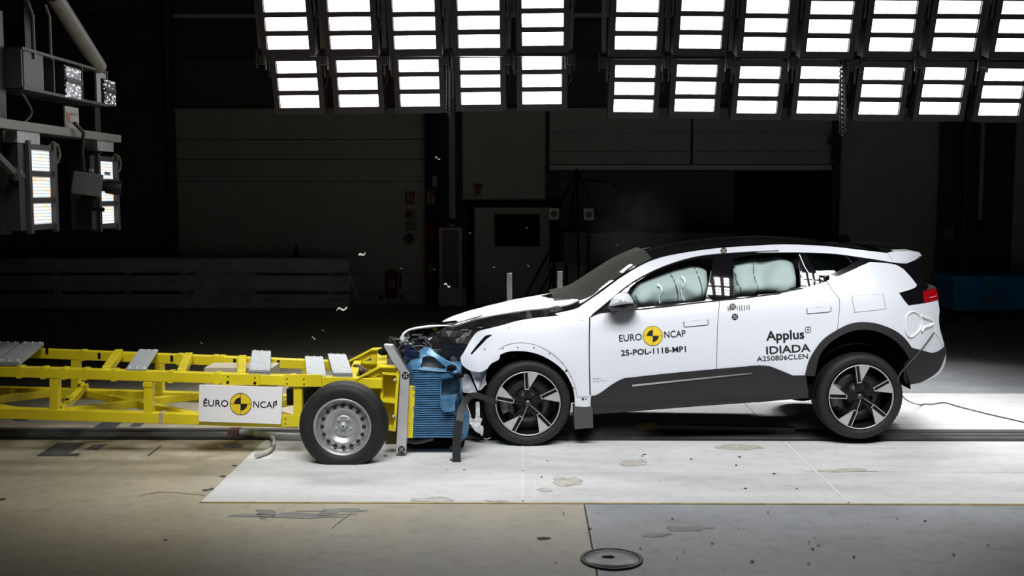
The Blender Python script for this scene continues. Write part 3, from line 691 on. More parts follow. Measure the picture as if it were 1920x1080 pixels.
# white strut from above down to the tray
k = MB(); p = tx(188, 128); q = tx(92, -30); q = Vector((XT - .3, p.y - .75, p.z + 1.55)); k.tube([atx(186, 126, XT), atx(100, -10, XT + .0)], .075, 18); o = k.build('support_strut', M['offwhite'], None, org=tx(140, 60)); tag(o, 'thick pale diagonal tube reaching down to the hanging tray at top left', 'strut')
def reflector(pxc, pyc, w, h, label):
    c = tx(pxc, pyc); t = thing('reflector_lamp', c, label, 'lamp'); x = XT + .02
    k = MB(); random.seed(int(pxc)); k.box((x - .06, c.y, c.z), (.1, w, h)); k.build('housing', M['housing'], t)
    m = M['refl']
    k = MB(); k.box((x - .004, c.y, c.z + h * .27), (.012, w * .94, h * .36)); k.box((x - .004, c.y, c.z - h * .24), (.012, w * .94, h * .44)); k.build('reflector', m, t)
    k = MB(); k.box((x + .006, c.y, c.z + .02), (.01, w * .95, h * .14)); k.build('lamp_bar', M['grey_plastic'], t)
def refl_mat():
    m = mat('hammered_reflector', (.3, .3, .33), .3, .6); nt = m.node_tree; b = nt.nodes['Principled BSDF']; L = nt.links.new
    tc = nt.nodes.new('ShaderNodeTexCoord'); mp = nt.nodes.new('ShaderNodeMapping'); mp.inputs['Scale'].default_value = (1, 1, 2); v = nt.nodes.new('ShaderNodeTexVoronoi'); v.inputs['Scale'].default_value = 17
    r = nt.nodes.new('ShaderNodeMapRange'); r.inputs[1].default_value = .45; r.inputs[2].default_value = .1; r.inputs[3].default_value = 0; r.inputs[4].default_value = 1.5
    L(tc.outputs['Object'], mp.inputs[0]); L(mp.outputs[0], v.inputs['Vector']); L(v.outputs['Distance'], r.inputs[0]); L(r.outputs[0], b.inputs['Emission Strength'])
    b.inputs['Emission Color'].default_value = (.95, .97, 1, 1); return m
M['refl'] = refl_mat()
reflector(134, 156, .36, .30, 'lit hammered reflector lamp in the middle bay of the hanging tray')
reflector(203, 174, .30, .26, 'lit hammered reflector lamp at the far right end of the hanging tray')
def side_lamp(pxs, label, w):
    cs = [tx(*p) for p in pxs]; y = cs[0].y; t = thing('side_flood', cs[1], label, 'lamp'); x = XT
    zc_ = cs[1].z; pit = .5 * (cs[0].z - cs[2].z)
    k = MB(); k.box((x - .14, y, zc_), (.2, w + .12, pit * 3 + .06)); k.box((x - .02, y - w / 2 - .04, zc_), (.1, .05, pit * 3 + .1)); k.box((x - .02, y + w / 2 + .04, zc_), (.1, .05, pit * 3 + .1))
    for s in (-1.5, -.5, .5, 1.5): k.box((x - .02, y, zc_ + s * pit), (.06, w, .045))
    k.build('housing', M['housing'], t)
    for s in (-1, 0, 1):
        k = MB(); k.box((x - .02, y, zc_ + s * pit), (.02, w, pit * .78)); o = k.build('lamp_window', M['lamp_side'], t)
    k = MB(); k.box((x - .1, y - w / 2 - .13, zc_), (.2, .14, pit * 3.2)); k.build('bracket', M['rig'], t)
    k = MB(); k.tube([Vector((x, y + w / 2 + d, zc_ + z)) for d, z in ((-.05, pit * 1.5), (.06, pit * 1.75), (.16, pit * 1.65), (.2, pit * 1.3), (.15, pit * 1.0), (.03, pit * .85))], .013, 6); k.build('cable', mat('pale_green_cable', (.12, .16, .10), .6), t)
side_lamp([(75, 300), (73.5, 351), (71.5, 399.5)], 'nearer three-window side lamp under the white beam at left', .42)
side_lamp([(199, 319), (197.5, 361), (195.5, 403)], 'farther three-window side lamp behind the grey camera', .40)
# arm joint at far left
k = MB(); k.beam(tx(-8, 290), tx(26, 325), .05, .05); k.ico(tx(29, 326), .06); k.beam(tx(29, 326), tx(44, 330), .03, .03); tag(k.build('pivot_arm', M['grey_plastic'], None, org=tx(20, 318)), 'dark jointed arm reaching in from the left edge to the side lamp', 'arm')
# high-speed camera
c = atx(164, 345, XT + .12); t = thing('high_speed_camera', c, 'grey box camera with black lens hanging beside the farther side lamp', 'camera')
R = Matrix.Rotation(math.radians(20), 3, 'Z') @ Matrix.Rotation(math.radians(8), 3, 'Y')
k = MB(); k.box(c, (.26, .20, .21), R); k.build('body', mat('camera_grey', (.12, .12, .12), .5), t, bevel=.012)
k = MB(); ax = R @ Vector((1, 0, 0)); k.tube([c + ax * .12, c + ax * .16, c + ax * .165, c + ax * .30], [.05, .05, .065, .068], 16); k.build('lens', M['black'], t)
k = MB(); k.tube([c + Vector((-.05, .05, .08)), c + Vector((-.06, .05, .3)), c + Vector((-.02, .0, .48)), c + Vector((-.06, -.1, .56))], .018, 8); k.build('cable', M['rig'], t)
k = MB(); k.box(c + Vector((0, .02, -.17)), (.1, .1, .12)); k.tube([c + Vector((-.12, .02, -.22)), c + Vector((.14, .02, -.24))], .02, 8); k.build('mount', M['dark'], t)
k = MB(); k.box(c + Vector((.16, .08, .10)), (.05, .05, .03), R); k.box(c + Vector((.0, .1, .13)), (.03, .03, .03)); k.build('connector', M['steel'], t)
# ================================================================== CAR
W = 2.0
O = gnd(990, 838)
CARM = Matrix.Translation(O) @ Matrix.Rotation(math.radians(1.6), 4, 'Z') @ Matrix.Rotation(math.radians(-.75), 4, 'Y')
CARI = CARM.inverted(); CCAM = CARI @ CAM; CRI = CARI.to_3x3()
car = empty('car', O, 'white crossover car with crushed front end hitting the blue barrier', 'car')
car.rotation_euler = CARM.to_euler(); car['_local'] = True
def lerp_tab(tab, v):
    if v <= tab[0][0]: return tab[0][1]
    for (a, x), (b, y) in zip(tab, tab[1:]):
        if v <= b:
            i = tab.index((a, x)); p = tab[max(i - 1, 0)]; q = tab[min(i + 2, len(tab) - 1)]; h = b - a; t = (v - a) / h
            m0 = (y - p[1]) / (b - p[0]) * h; m1 = (q[1] - x) / (q[0] - a) * h
            return (2 * t ** 3 - 3 * t * t + 1) * x + (t ** 3 - 2 * t * t + t) * m0 + (3 * t * t - 2 * t ** 3) * y + (t ** 3 - t * t) * m1
    return tab[-1][1]
SZ = [(.1, .10), (.3, .05), (.45, .02), (.65, .0), (.85, -.005), (1.0, .01), (1.12, .035), (1.22, .075), (1.32, .125), (1.45, .195), (1.6, .285), (1.72, .39), (1.85, .55)]
def skin(x, z):
    k = min(1, max(0, (z - .75) / .4)); zz = z - k * .075 * min(2.2, max(-.9, x - 1.1))
    y = lerp_tab(SZ, zz) - .02
    if x < -.3: y += .55 * (-.3 - x) ** 2
    if x > 3.0: y += .50 * (x - 3.0) ** 2
    for wx in (0.0, 2.95):                                  # flared arches
        r = math.hypot(x - wx, z - .39)
        if z > .2: y -= .02 * max(0, 1 - abs(r - .50) / .22)
    return y
def cl(px, py, y=None, off=0.0):
    """pixel -> car-local point on the body skin (or on the plane y)"""
    d = CRI @ ray(px, py); yy = 0.0 if y is None else y
    for _ in range(1 if y is not None else 9):
        t = (yy - CCAM.y) / d.y; p = CCAM + d * t
        if y is None: yy = skin(p.x, p.z) + off
    return p if y is not None else Vector((p.x, yy, p.z))
def far(p): return Vector((p.x, W - p.y, p.z))
def panel3(name, m, parent, outer, holes=(), off=0.0, step=.055, flange=.03, mirror=False, disp=None, fn=None):
    o2 = resample([Vector((lambda q: (q.x, q.z))(cl(*p, off=off))) for p in outer], step * .8)
    h2 = [resample([Vector((lambda q: (q.x, q.z))(cl(*p, off=off))) for p in h], step * .8) for h in holes]
    v, tris, bd = fill2d(o2, h2, step)
    f = fn or (lambda x, z: skin(x, z) + off + (disp(x, z) if disp else 0))
    P = [Vector((q[0], f(q[0], q[1]), q[1])) for q in v]; outs = []
    for side in ((0, 1) if mirror else (0,)):
        Q = [far(p) for p in P] if side else P; sg = -1 if side else 1
        k = MB(); k.add(Q, tris, True)
        if flange:
            for a, b in bd: k.add([Q[a], Q[b], Q[b] + Vector((0, sg * flange, 0)), Q[a] + Vector((0, sg * flange, 0))], [(0, 1, 2, 3)])
        outs.append(k.build(name, m, parent, recalc=False))
    return outs
Z1 = zc(720, 560, 3.1775); Z2 = zc(1060, 440, 3.1775); Z3 = zc(1420, 440, 2.7); ZB = zc(840, 500, 6.4); ZF = zc(720, 560, 7.714)

# ---- front fender
fender = outline([
    Z1((455, 350), (480, 312), (520, 242), (560, 198), (618, 180)), Z1((618, 180), (700, 160), (800, 133), (900, 117), (1040, 103)), Z1((1040, 103), (1120, 78), (1175, 52), (1230, 22), (1271, -5)),
    Z1((1271, -5), (1222, 100)), Z1((1222, 100), (1220, 300), (1224, 575)), Z1((1224, 575), (1236, 582), (1234, 640), (1138, 642)),
    Z1((1138, 642), (1132, 560), (1110, 495), (1070, 430), (1000, 372), (915, 330), (830, 313), (745, 315), (692, 333)), Z1((692, 333), (684, 362), (640, 385), (616, 415), (603, 424)),
    Z1((603, 424), (575, 437), (545, 436), (515, 430), (480, 408), (462, 385), (455, 350))], 5)
slot = outline([Z1((515, 328), (548, 285), (596, 228), (612, 217)), Z1((612, 217), (642, 214), (612, 238)), Z1((612, 238), (570, 285), (524, 332)), Z1((524, 332), (515, 328))], 4)
def dent(x, z):
    d = .03 * noise.noise(Vector((x * 5, z * 5, 2))) * min(1, max(0, (-.1 - x) / .3))
    return d
fen = panel3('front_fender', M['paint'], car, fender, [], mirror=True, disp=dent)[0]
panel3('side_slot_lamp', M['black_gloss'], fen, slot, off=-.002, step=.03, flange=0, disp=dent)
pth = [cl(p[0], p[1], off=-.001) for p in cr(Z1((614, 420), (640, 372), (672, 318), (706, 286), (760, 267), (830, 262), (905, 276), (985, 315), (1055, 375), (1100, 435), (1135, 510), (1150, 575), (1160, 584), (1222, 582)), 4)]
k = MB(); k.tube(pth, .0035, 5, False); k.build('arch_crease', mat('crease_grey', (.45, .46, .48), .5), fen)
k = MB()
for x, y in ((708, 298), (797, 291), (893, 292), (985, 327), (1064, 384), (1086, 430), (1113, 465), (1130, 532), (1185, 598), (1203, 598), (745, 175), (685, 315), (655, 345), (600, 300), (775, 340)):
    c = cl(*Z1((x, y))[0], off=-.002 + dent(0, 0)); r = .011 if (x, y) in ((1086, 430), (1185, 598)) else .006
    k.disc(c, (1, 0, 0), (0, 0, 1), r, 8)
k.build('screw_holes', M['black'], fen)

# ---- doors
fdoor = outline([Z2((150, 488), (205, 466), (300, 455)), Z2((300, 455), (460, 443), (640, 424), (830, 402), (918, 393)), Z2((918, 393), (910, 470), (903, 600), (898, 800)),
                 Z2((898, 800), (600, 828), (352, 855)), Z2((352, 855), (320, 868), (270, 898), (215, 938), (178, 958), (152, 958)), Z2((152, 958), (146, 700), (150, 488))], 6)
fd = panel3('front_door', M['paint'], car, fdoor, mirror=True)[0]
rdoor = outline([Z2((922, 393), (1100, 375), (1271, 353)) + Z3((40, 307), (130, 292), (230, 272), (300, 252), (348, 236)), Z3((348, 236), (382, 285), (408, 318), (415, 340), (412, 400), (402, 490)),
                 Z3((402, 490), (335, 532), (290, 590), (262, 645), (244, 712)), Z3((244, 712), (180, 713)), Z3((180, 713), (120, 688), (62, 666), (20, 662), (-40, 661)) + Z2((1160, 778), (1040, 788), (902, 800)),
                 Z2((902, 800), (907, 600), (914, 470), (922, 393))], 6)
rd = panel3('rear_door', M['paint'], car, rdoor, mirror=True)[0]
def handle(pts, par):
    q = outline([pts], 3)
    panel3('door_handle', M['paint'], par, q, off=-.012, step=.03, flange=.02)
    c = Vector((sum(p[0] for p in q) / len(q), sum(p[1] for p in q) / len(q)))
    panel3('handle_recess', M['seam'], par, [c + (Vector(p) - c) * 1.05 + (Vector(p) - c).normalized() * .7 for p in q], off=-.0015, step=.03, flange=0)
handle(Z2((708, 522), (716, 518), (838, 507), (846, 509), (848, 530), (840, 536), (720, 547), (711, 543), (708, 522)), fd)
handle(Z3((253, 378), (260, 373), (362, 366), (370, 369), (369, 384), (362, 389), (262, 398), (255, 395), (253, 378)), rd)
# lettering and emblem on the front door
on = lambda a, b, o=0: cl(a, b, off=-.004 - .0015 * o)
for s_, z in (('EURO', Z2((322, 637), (457, 627))), ('NCAP', Z2((590, 615), (718, 606)))):
    k = MB(); put_text(k, s_, on, z[0], z[1], 12.2, .006); k.build('lettering', M['black'], fd)
k = MB(); z = Z2((333, 721), (720, 696)); put_text(k, '25-POL-1118-MP1', on, z[0], z[1], 10, .018); k.build('lettering', M['black'], fd)
k = MB(); emblem(k, on, Z2((521, 603))[0], 18.6); k.build('round_emblem', [M['yellow_plain'], M['black']], fd)
k = MB(); z = Z2((165, 862), (214, 858)); put_text(k, 'Polestar 3', on, z[0], z[1], 2.6); z = Z2((165, 878), (245, 871)); put_text(k, 'Double Motor', on, z[0], z[1], 2.6); k.build('small_lettering', M['grey_ink'], fd)
# lettering on the rear door
Z4 = zc(1400, 600, 10.8)
k = MB(); z = Z4((398, 412), (1172, 372)); put_text(k, 'Applus', on, z[0], z[1], 16.5, .022); k.build('lettering', M['black'], rd)
k = MB(); z = Z4((402, 690), (1295, 632)); put_text(k, 'IDIADA', on, z[0], z[1], 13.6, .016); k.build('lettering', M['black'], rd); k = MB(); z = Z4((205, 838), (1245, 779)); put_text(k, 'A250806CLEN', on, z[0], z[1], 8.8, .004); k.build('lettering', M['black'], rd)
k = MB(); c = Vector(Z4((1243, 197))[0]); n = 32
ring = lambda r: [on(c.x + r * math.copysign(abs(math.cos(a)) ** .7, math.cos(a)), c.y + r * math.copysign(abs(math.sin(a)) ** .7, math.sin(a))) for a in [2 * PI * i / n for i in range(n)]]
a, b = ring(5.7), ring(4.7); k.add(a + b, [(i, (i + 1) % n, n + (i + 1) % n, n + i) for i in range(n)])
for dx, dy in ((2.3, .55), (.55, 2.3)): k.add([on(c.x + i * dx, c.y + j * dy) for i, j in ((-1, -1), (1, -1), (1, 1), (-1, 1))], [(0, 1, 2, 3)])
k.build('plus_badge', M['black'], rd)
Zr = zc(1300, 440, 6)
k = MB(); target_mark(k, on, Zr((443, 810))[0], 6.2); k.build('crash_marker', [M['black'], M['white']], rd)
k = MB(); target_mark(k, on, Zr((468, 924))[0], 6); k.build('crash_marker', [M['black'], M['white']], rd)
for x, y, l in ((385, 805, 50), (405, 812, 45), (487, 797, 50), (515, 795, 60), (540, 793, 62), (568, 790, 62), (597, 790, 52), (622, 787, 58)):
    z = Zr((x, y), (x + 8, y), (x + 14, y + l), (x + 5, y + l)); k = MB(); k.add([on(*p) for p in z], [(0, 1, 2, 3)]); k.build('ruler_mark', M['black'], rd)

# ---- rear quarter panel
quarter = outline([Z3((352, 234), (460, 188), (570, 138)), Z3((570, 138), (640, 143), (700, 152), (742, 176)), Z3((742, 176), (780, 218), (808, 254)), Z3((808, 254), (798, 268), (760, 283), (718, 294)),
                   Z3((718, 294), (742, 328), (768, 358)), Z3((768, 358), (840, 347), (914, 331)), Z3((914, 331), (922, 380), (919, 430), (924, 480), (938, 530), (946, 566)), Z3((946, 566), (918, 588), (886, 598), (850, 590), (782, 572)),
                   Z3((782, 572), (752, 532), (700, 490), (620, 455), (540, 443), (470, 452), (405, 488)), Z3((405, 488), (415, 400), (418, 340), (412, 318), (385, 284), (352, 234))], 6)
qp = panel3('rear_quarter_panel', M['paint'], car, quarter, mirror=True)[0]
fl = outline([Z3((480, 322), (484, 312), (500, 308), (625, 301), (636, 306), (646, 365), (640, 376), (505, 391), (494, 384), (480, 322))], 3)
c = Vector((sum(p.x for p in fl) / len(fl), sum(p.y for p in fl) / len(fl)))
panel3('fuel_door', M['paint'], qp, fl, off=-.005, step=.05, flange=.004)
panel3('fuel_door_gap', M['seam'], qp, [c + (p - c) * 1.03 for p in fl], off=-.0012, step=.05, flange=0)
# tape loop and patch holding the sensor cable
k = MB(); k.tube([cl(*p, off=-.006) for p in cr(Z3((752, 430), (760, 405), (785, 390), (812, 398), (832, 430), (828, 470), (800, 505), (775, 518), (756, 500), (750, 465), (752, 430)), 4)], .009, 8, False)
k.tube([cl(*p, off=-.008) for p in cr(Z3((826, 410), (855, 420), (885, 432), (892, 450), (870, 462), (845, 470), (832, 490)), 4)], .013, 8)
k.tube([cl(*p, off=-.006) for p in cr(Z3((890, 445), (900, 490), (920, 520), (935, 550)), 4)], .008, 8); k.build('tape_loop', M['white'], qp)

# ---- glass area
rail_top = Z2((-60, 472), (60, 444), (100, 420), (190, 360), (265, 305), (330, 258), (450, 185), (560, 140), (700, 110), (850, 88), (1000, 74), (1271, 58)) + Z3((40, 53), (150, 50), (300, 55), (420, 65), (530, 78), (600, 86), (658, 93))
rail_bot = Z3((690, 141), (600, 126), (520, 114), (400, 98), (240, 90), (0, 90)) + Z2((1100, 105), (900, 119), (760, 139), (620, 180), (500, 231), (380, 300), (270, 390), (210, 440), (155, 484))
surround = outline([list(reversed(rail_bot)), Z3((690, 141), (720, 152), (700, 153), (640, 144), (570, 139)), Z3((570, 139), (460, 189), (350, 237), (230, 275), (130, 295), (0, 312)) + Z2((1180, 365), (1000, 386), (830, 400), (640, 422), (460, 441), (300, 453), (205, 464), (150, 487))], 6)
gw = outline([Z2((365, 350), (400, 302), (500, 237), (620, 188), (760, 150), (886, 138)), Z2((886, 138), (862, 260), (836, 394)), Z2((836, 394), (640, 415), (470, 433), (400, 438)), Z2((400, 438), (365, 350))], 5)
gr = outline([Z2((1000, 142), (1120, 122), (1271, 112)) + Z3((60, 98), (140, 93), (205, 95)), Z3((205, 95), (216, 180), (222, 266)), Z3((222, 266), (110, 292), (0, 304)) + Z2((1150, 366), (1006, 374)), Z2((1006, 374), (1002, 260), (1000, 142))], 5)
gq = outline([Z3((246, 96), (320, 97), (420, 104), (516, 124)), Z3((516, 124), (440, 170), (372, 200), (318, 222)), Z3((318, 222), (280, 160), (246, 96))], 5)
sf = panel3('side_window_frame', M['black_gloss'], car, surround, [gw, gr, gq], off=.004, step=.045, flange=.03, mirror=True)[0]
pc = cl(1352, 540); PO = outline([Z2((890, 136), (996, 134)), Z2((996, 134), (1000, 260), (1002, 376)), Z2((1002, 376), (834, 395)), Z2((834, 395), (862, 260), (890, 136))], 6)
panel3('pillar_cover', M['black_gloss'], car, PO, step=.03, flange=.02, mirror=True, fn=lambda x, z: pc.y - .010 + .465 * (z - pc.z) + (z - pc.z) ** 2 / 1.9 - .04 * (x - pc.x) + (x - pc.x) ** 2 / 2.0)
panel3('quarter_window', M['tint'], car, gq, off=.010, step=.06, flange=0, mirror=True)
k = MB(); k.tube([cl(*p, off=-.004) for p in cr(Z2((150, 489), (205, 466), (300, 455), (460, 442), (640, 423), (830, 401), (918, 391)), 6)], .006, 6, False); k.build('window_seal', M['black'], car)
k = MB(); k.tube([cl(*p, off=-.002) for p in Z2((922, 391), (1100, 373), (1271, 351)) + Z3((130, 290), (230, 270))], .006, 6, False); k.build('window_seal', M['black'], car)
k = MB(); k.tube([cl(*p, off=-.002) for p in cr(Z2((160, 478), (270, 388), (380, 298), (500, 229), (620, 178), (760, 137), (900, 117), (1100, 104), (1271, 96)), 6)], .006, 6, False); k.build('roof_moulding', M['black'], car)
k = MB(); k.tube([cl(*p, off=-.004) for p in Z3((213, 100), (240, 165), (290, 240))], .005, 6); k.build('pillar_strip', M['chrome'], car)
qc = cl(1532, 515); QO = outline([Z3((214, 97), (246, 96)), Z3((246, 96), (280, 160), (318, 222)), Z3((318, 222), (372, 202)), Z3((372, 202), (400, 214), (350, 236), (228, 274)), Z3((228, 274), (222, 180), (214, 97))], 6)
panel3('pillar_cover', M['black_gloss'], car, QO, step=.03, flange=.02, mirror=True, fn=lambda x, z: qc.y - .008 + .54 * (z - qc.z) + (z - qc.z) ** 2 / 1.3 - .02 * (x - qc.x) + (x - qc.x) ** 2 / 1.2)
# roof rail (white) with inner return towards the windscreen and roof
top_px = cr(rail_top, 7); rail = outline([rail_top, rail_bot[:1], rail_bot, [rail_bot[-1], Z2((150, 489))[0]], Z2((150, 489), (100, 510), (-40, 480))], 7)
rl = panel3('roof_rail', M['paint'], car, rail, off=-.003, step=.05, mirror=True)
tp = [cl(*p, off=-.003) for p in top_px]; tin = []
for i, (p, q) in enumerate(zip(top_px, tp)):
    ymin = .24 + .18 * min(1, max(0, (p[0] - 1040) / 200)); tin.append(cl(*p, y=max(q.y + .012, ymin)))
for a, b in ((tp, tin), ([far(p) for p in tp], [far(p) for p in tin])):
    k = MB(); k.loft([a, b]); k.build('rail_return', M['black_gloss'], car)
k = MB(); target_mark(k, lambda a, b, o=0: cl(a, b, off=-.006 - .0015 * o), (1357, 470), 6); k.build('crash_marker', [M['black'], M['white']], rl[0])
# windscreen, roof, rear glass lofted from one side to the other
def smooth3(L, n, out):
    P = [L[int(round(i * (len(L) - 1) / n))] for i in range(n + 1)]; P = [P[0] * 2 - P[1]] + P + [P[-1] * 2 - P[-2]]; r = []
    for i in range(out + 1):
        u = i * n / out; j = min(int(u), n - 1); t = u - j; a, b, c, d = P[j:j + 4]
        r.append(.5 * (2 * b + (c - a) * t + (2 * a - 5 * b + 4 * c - d) * t * t + (3 * b - 3 * c + d - a) * t ** 3))
    return r
def cross(pts, crown, n=12, pw=2.0, lift=0.0):
    out = []
    for j in range(n + 1):
        t = j / n; e = 1 - abs(2 * t - 1) ** pw if pw > 0 else 1 - (1 - min(1, min(t, 1 - t) / .3)) ** -pw; row = []
        for i, p in enumerate(pts):
            d = pts[min(i + 1, len(pts) - 1)] - pts[max(i - 1, 0)]; nn = Vector((-d.z, 0, d.x)).normalized()
            if nn.z < 0: nn = -nn
            cc = crown(i / (len(pts) - 1)) if callable(crown) else crown
            q = p.lerp(far(p), t); row.append(q + nn * (cc * e + lift))
        out.append(row)
    return out
iw = [i for i, p in enumerate(top_px) if 1046 <= p[0] <= 1226]; ir = [i for i, p in enumerate(top_px) if p[0] >= 1222]
k = MB(); k.loft(cross(smooth3([tin[i] for i in iw], 4, 30), lambda t: .10 - .03 * t, 40, -1.3, .02)); k.build('windscreen', M['windscreen'], car)
k = MB(); k.loft(cross(smooth3([tin[i] for i in ir], 8, 50), lambda t: .045 + .02 * math.sin(t * PI) - .03 * t, 20, 2.0, .012)); k.build('roof', M['black_gloss'], car)
k = MB(); rb = cl(*Z3((690, 141))[0], off=.02); tail = [tin[-1], tin[-1] + Vector((.06, .02, -.07)), cl(*Z3((760, 172))[0], off=.10), cl(*Z3((800, 225))[0], off=.10), cl(*Z3((835, 268))[0], off=.04), cl(*Z3((840, 292))[0], off=.03)]
k.loft(cross(tail, .05, 10)); k.build('rear_window', M['black_gloss'], car)
tg = outline([Z3((694, 143), (760, 146), (832, 110)), Z3((832, 110), (818, 160), (832, 215), (868, 262)), Z3((868, 262), (842, 286), (725, 293)), Z3((725, 293), (800, 270), (810, 254)), Z3((810, 254), (742, 176), (694, 143))], 6)
panel3('tailgate_side', M['black_gloss'], car, tg, off=.03, step=.05, flange=.05, mirror=True)
# spoiler
sp_u = [cl(*p, off=o) for p, o in zip(Z3((658, 92), (690, 84), (760, 80), (822, 91), (830, 107)), (.0, .0, .02, .04, .05))]; sp_l = [cl(*p, off=o) for p, o in zip(Z3((690, 141), (715, 144), (755, 146), (800, 128), (830, 108)), (.0, .0, .02, .04, .05))]
for g in (lambda p: p, far):
    k = MB(); k.loft([[g(p) for p in sp_u], [g(a.lerp(b, .5) + Vector((0, -.012, 0))) for a, b in zip(sp_u, sp_l)], [g(p) for p in sp_l]]); k.build('spoiler_end', M['paint'], car)
k = MB(); k.loft(cross(sp_u, lambda t: .05, 12)); k.loft(cross(sp_l, .04, 12)); k.build('spoiler', M['black_gloss'], car)
k = MB(); a = [p + Vector((0, .0, .004)) for p in sp_u[1:4]]; k.loft([a, [p + Vector((0, .16, .012)) for p in a]]); k.build('spoiler_top_edge', M['paint'], car)
# tail lamp
tl = outline([Z3((720, 296), (745, 292), (838, 289)), Z3((838, 289), (843, 346)), Z3((843, 346), (766, 357)), Z3((766, 357), (742, 328), (720, 296))], 5)
t_ = panel3('tail_lamp', M['black_gloss'], car, tl, off=-.004, step=.05, mirror=True)[0]
tr = outline([Z3((838, 289), (870, 280), (904, 275)), Z3((904, 275), (914, 300), (915, 330)), Z3((915, 330), (844, 346)), Z3((844, 346), (838, 289))], 5)
panel3('red_lens', M['red_lens'], t_, tr, off=-.006, step=.05)
k = MB(); k.tube([cl(*p, off=-.012) for p in Z3((875, 318), (890, 316), (906, 310))], .004, 6); k.build('lamp_strip', mat('lamp_strip_pink', (.8, .35, .35), .4), t_)
# ---- black lower trim
rocker = outline([Z2((152, 966), (180, 962)), Z2((180, 962), (216, 942), (272, 902), (322, 872), (352, 859)), Z2((352, 859), (600, 832), (898, 804), (1040, 791), (1160, 781)) + Z3((-40, 664), (20, 665), (62, 669), (120, 691), (180, 716)), Z3((180, 716), (246, 716)),
                  Z3((246, 716), (252, 770), (262, 828)), Z3((262, 828), (130, 840), (0, 852)) + Z2((1160, 1000), (800, 1025), (400, 1056), (180, 1072)), Z2((180, 1072), (150, 1075)), Z2((150, 1075), (152, 966))], 7)
def step_in(x, z):
    zl = .375 + .012 * (x - 1.4); return .035 * min(1, max(0, (zl + .06 - z) / .03)) - .02
rk = panel3('rocker_cladding', M['cladding'], car, rocker, off=-.004, step=.04, mirror=True, disp=lambda x, z: (.03 if z < .40 + .03 * (x - 1.4) else 0) - .012)[0]
k = MB(); z = Z2((398, 893), (1112, 822), (1116, 829), (398, 905)); k.prism([cl(*p, off=-.018) for p in z], (0, -.006, 0)); k.build('sill_strip', M['chrome'], rk)
k = MB(); k.tube([cl(*p, off=-.015) for p in Z2((898, 804), (899, 905), (905, 960))], .0025, 5); k.build('door_gap', M['black'], rk)
k = MB(); a, b, c, d = [cl(*p, y=.0) for p in Z1((1130, 645), (1243, 643), (1246, 770), (1136, 778))]; k.prism([a, b, c, d], (0, .16, 0)); k.build('sill_end', M['grey_plastic'], car)
arch = outline([Z3((243, 716), (262, 645), (292, 588), (338, 530), (402, 486), (470, 453), (540, 443), (620, 454), (702, 488), (752, 530), (784, 574)), Z3((784, 574), (772, 632)), Z3((772, 632), (742, 580), (690, 530), (612, 492), (540, 480), (470, 491), (400, 525), (350, 565), (312, 622), (292, 716)), Z3((292, 716), (243, 716))], 6)
panel3('wheel_arch_cladding', M['cladding'], car, arch, off=-.022, step=.04, flange=.07, mirror=True)
bump = outline([Z3((784, 575), (850, 592), (886, 601), (920, 591), (949, 568)), Z3((949, 568), (957, 605), (950, 640), (930, 690), (890, 722)), Z3((890, 722), (830, 748), (768, 760)), Z3((768, 760), (752, 742), (742, 690), (756, 650), (772, 632)), Z3((772, 632), (784, 575))], 6)
panel3('rear_bumper', M['cladding'], car, bump, off=-.008, step=.045, mirror=True)
bl = outline([Z3((956, 608), (952, 645), (932, 692), (890, 724), (830, 750)), Z3((830, 750), (890, 716), (924, 684), (944, 640), (956, 608))], 5)
panel3('bumper_lip', M['white_dirty'], car, bl, off=-.014, step=.03, flange=.02)
# rear fascia between the two quarter panels
for nm, pts, m in (('rear_fascia', Z3((914, 333), (920, 380), (918, 430), (923, 480), (936, 530), (945, 564)), 'paint'), ('rear_bumper_centre', Z3((947, 566), (955, 605), (948, 640), (928, 688), (888, 720), (830, 746)), 'cladding'), ('tail_lamp_bar', Z3((903, 277), (912, 300), (913, 331)), 'red_lens')):
    k = MB(); L = [cl(*p, off=.004) for p in pts]; rows = []
    for j in range(11):
        t = j / 10; e = 1 - abs(2 * t - 1) ** 2.2; rows.append([p.lerp(far(p), t) + Vector((.16 * e, 0, 0)) for p in L])
    k.loft(rows); k.build(nm, M[m], car)
# ---- mirror
def egg(name, m, pts, y0, depth, par, sq=1):
    q = outline([pts], 4); rows = []
    for j in range(9):
        a = PI * j / 8; s = max(.05, math.sin(a)) ** .55; c = Vector((sum(p.x for p in q) / len(q), sum(p.y for p in q) / len(q)))
        rows.append([cl(*(c + (p - c) * s), y=y0 - depth * .5 * math.cos(a)) for p in q + [q[0]]])
    k = MB(); k.loft(rows); return k.build(name, m, par)
mi = egg('door_mirror', M['paint'], Z2((258, 425), (282, 378), (318, 350), (352, 342), (388, 360), (408, 398), (410, 410), (340, 418), (280, 428), (258, 425)), -.10, .22, car)
egg('mirror_base', M['grey_plastic'], Z2((248, 428), (300, 426), (410, 408), (428, 430), (432, 440), (380, 450), (300, 455), (262, 445), (248, 428)), -.05, .22, mi)
k = MB(); k.tube([cl(*Z2((300, 440))[0], y=-.03), cl(*Z2((285, 455))[0], y=.06)], .03, 8); k.build('mirror_stalk', M['grey_plastic'], mi)
k = MB(); k.tube([cl(*p, y=-.17) for p in cr(Z2((345, 343), (380, 352), (404, 385), (411, 410)), 4)], .004, 6); k.build('mirror_gap', M['black'], mi)
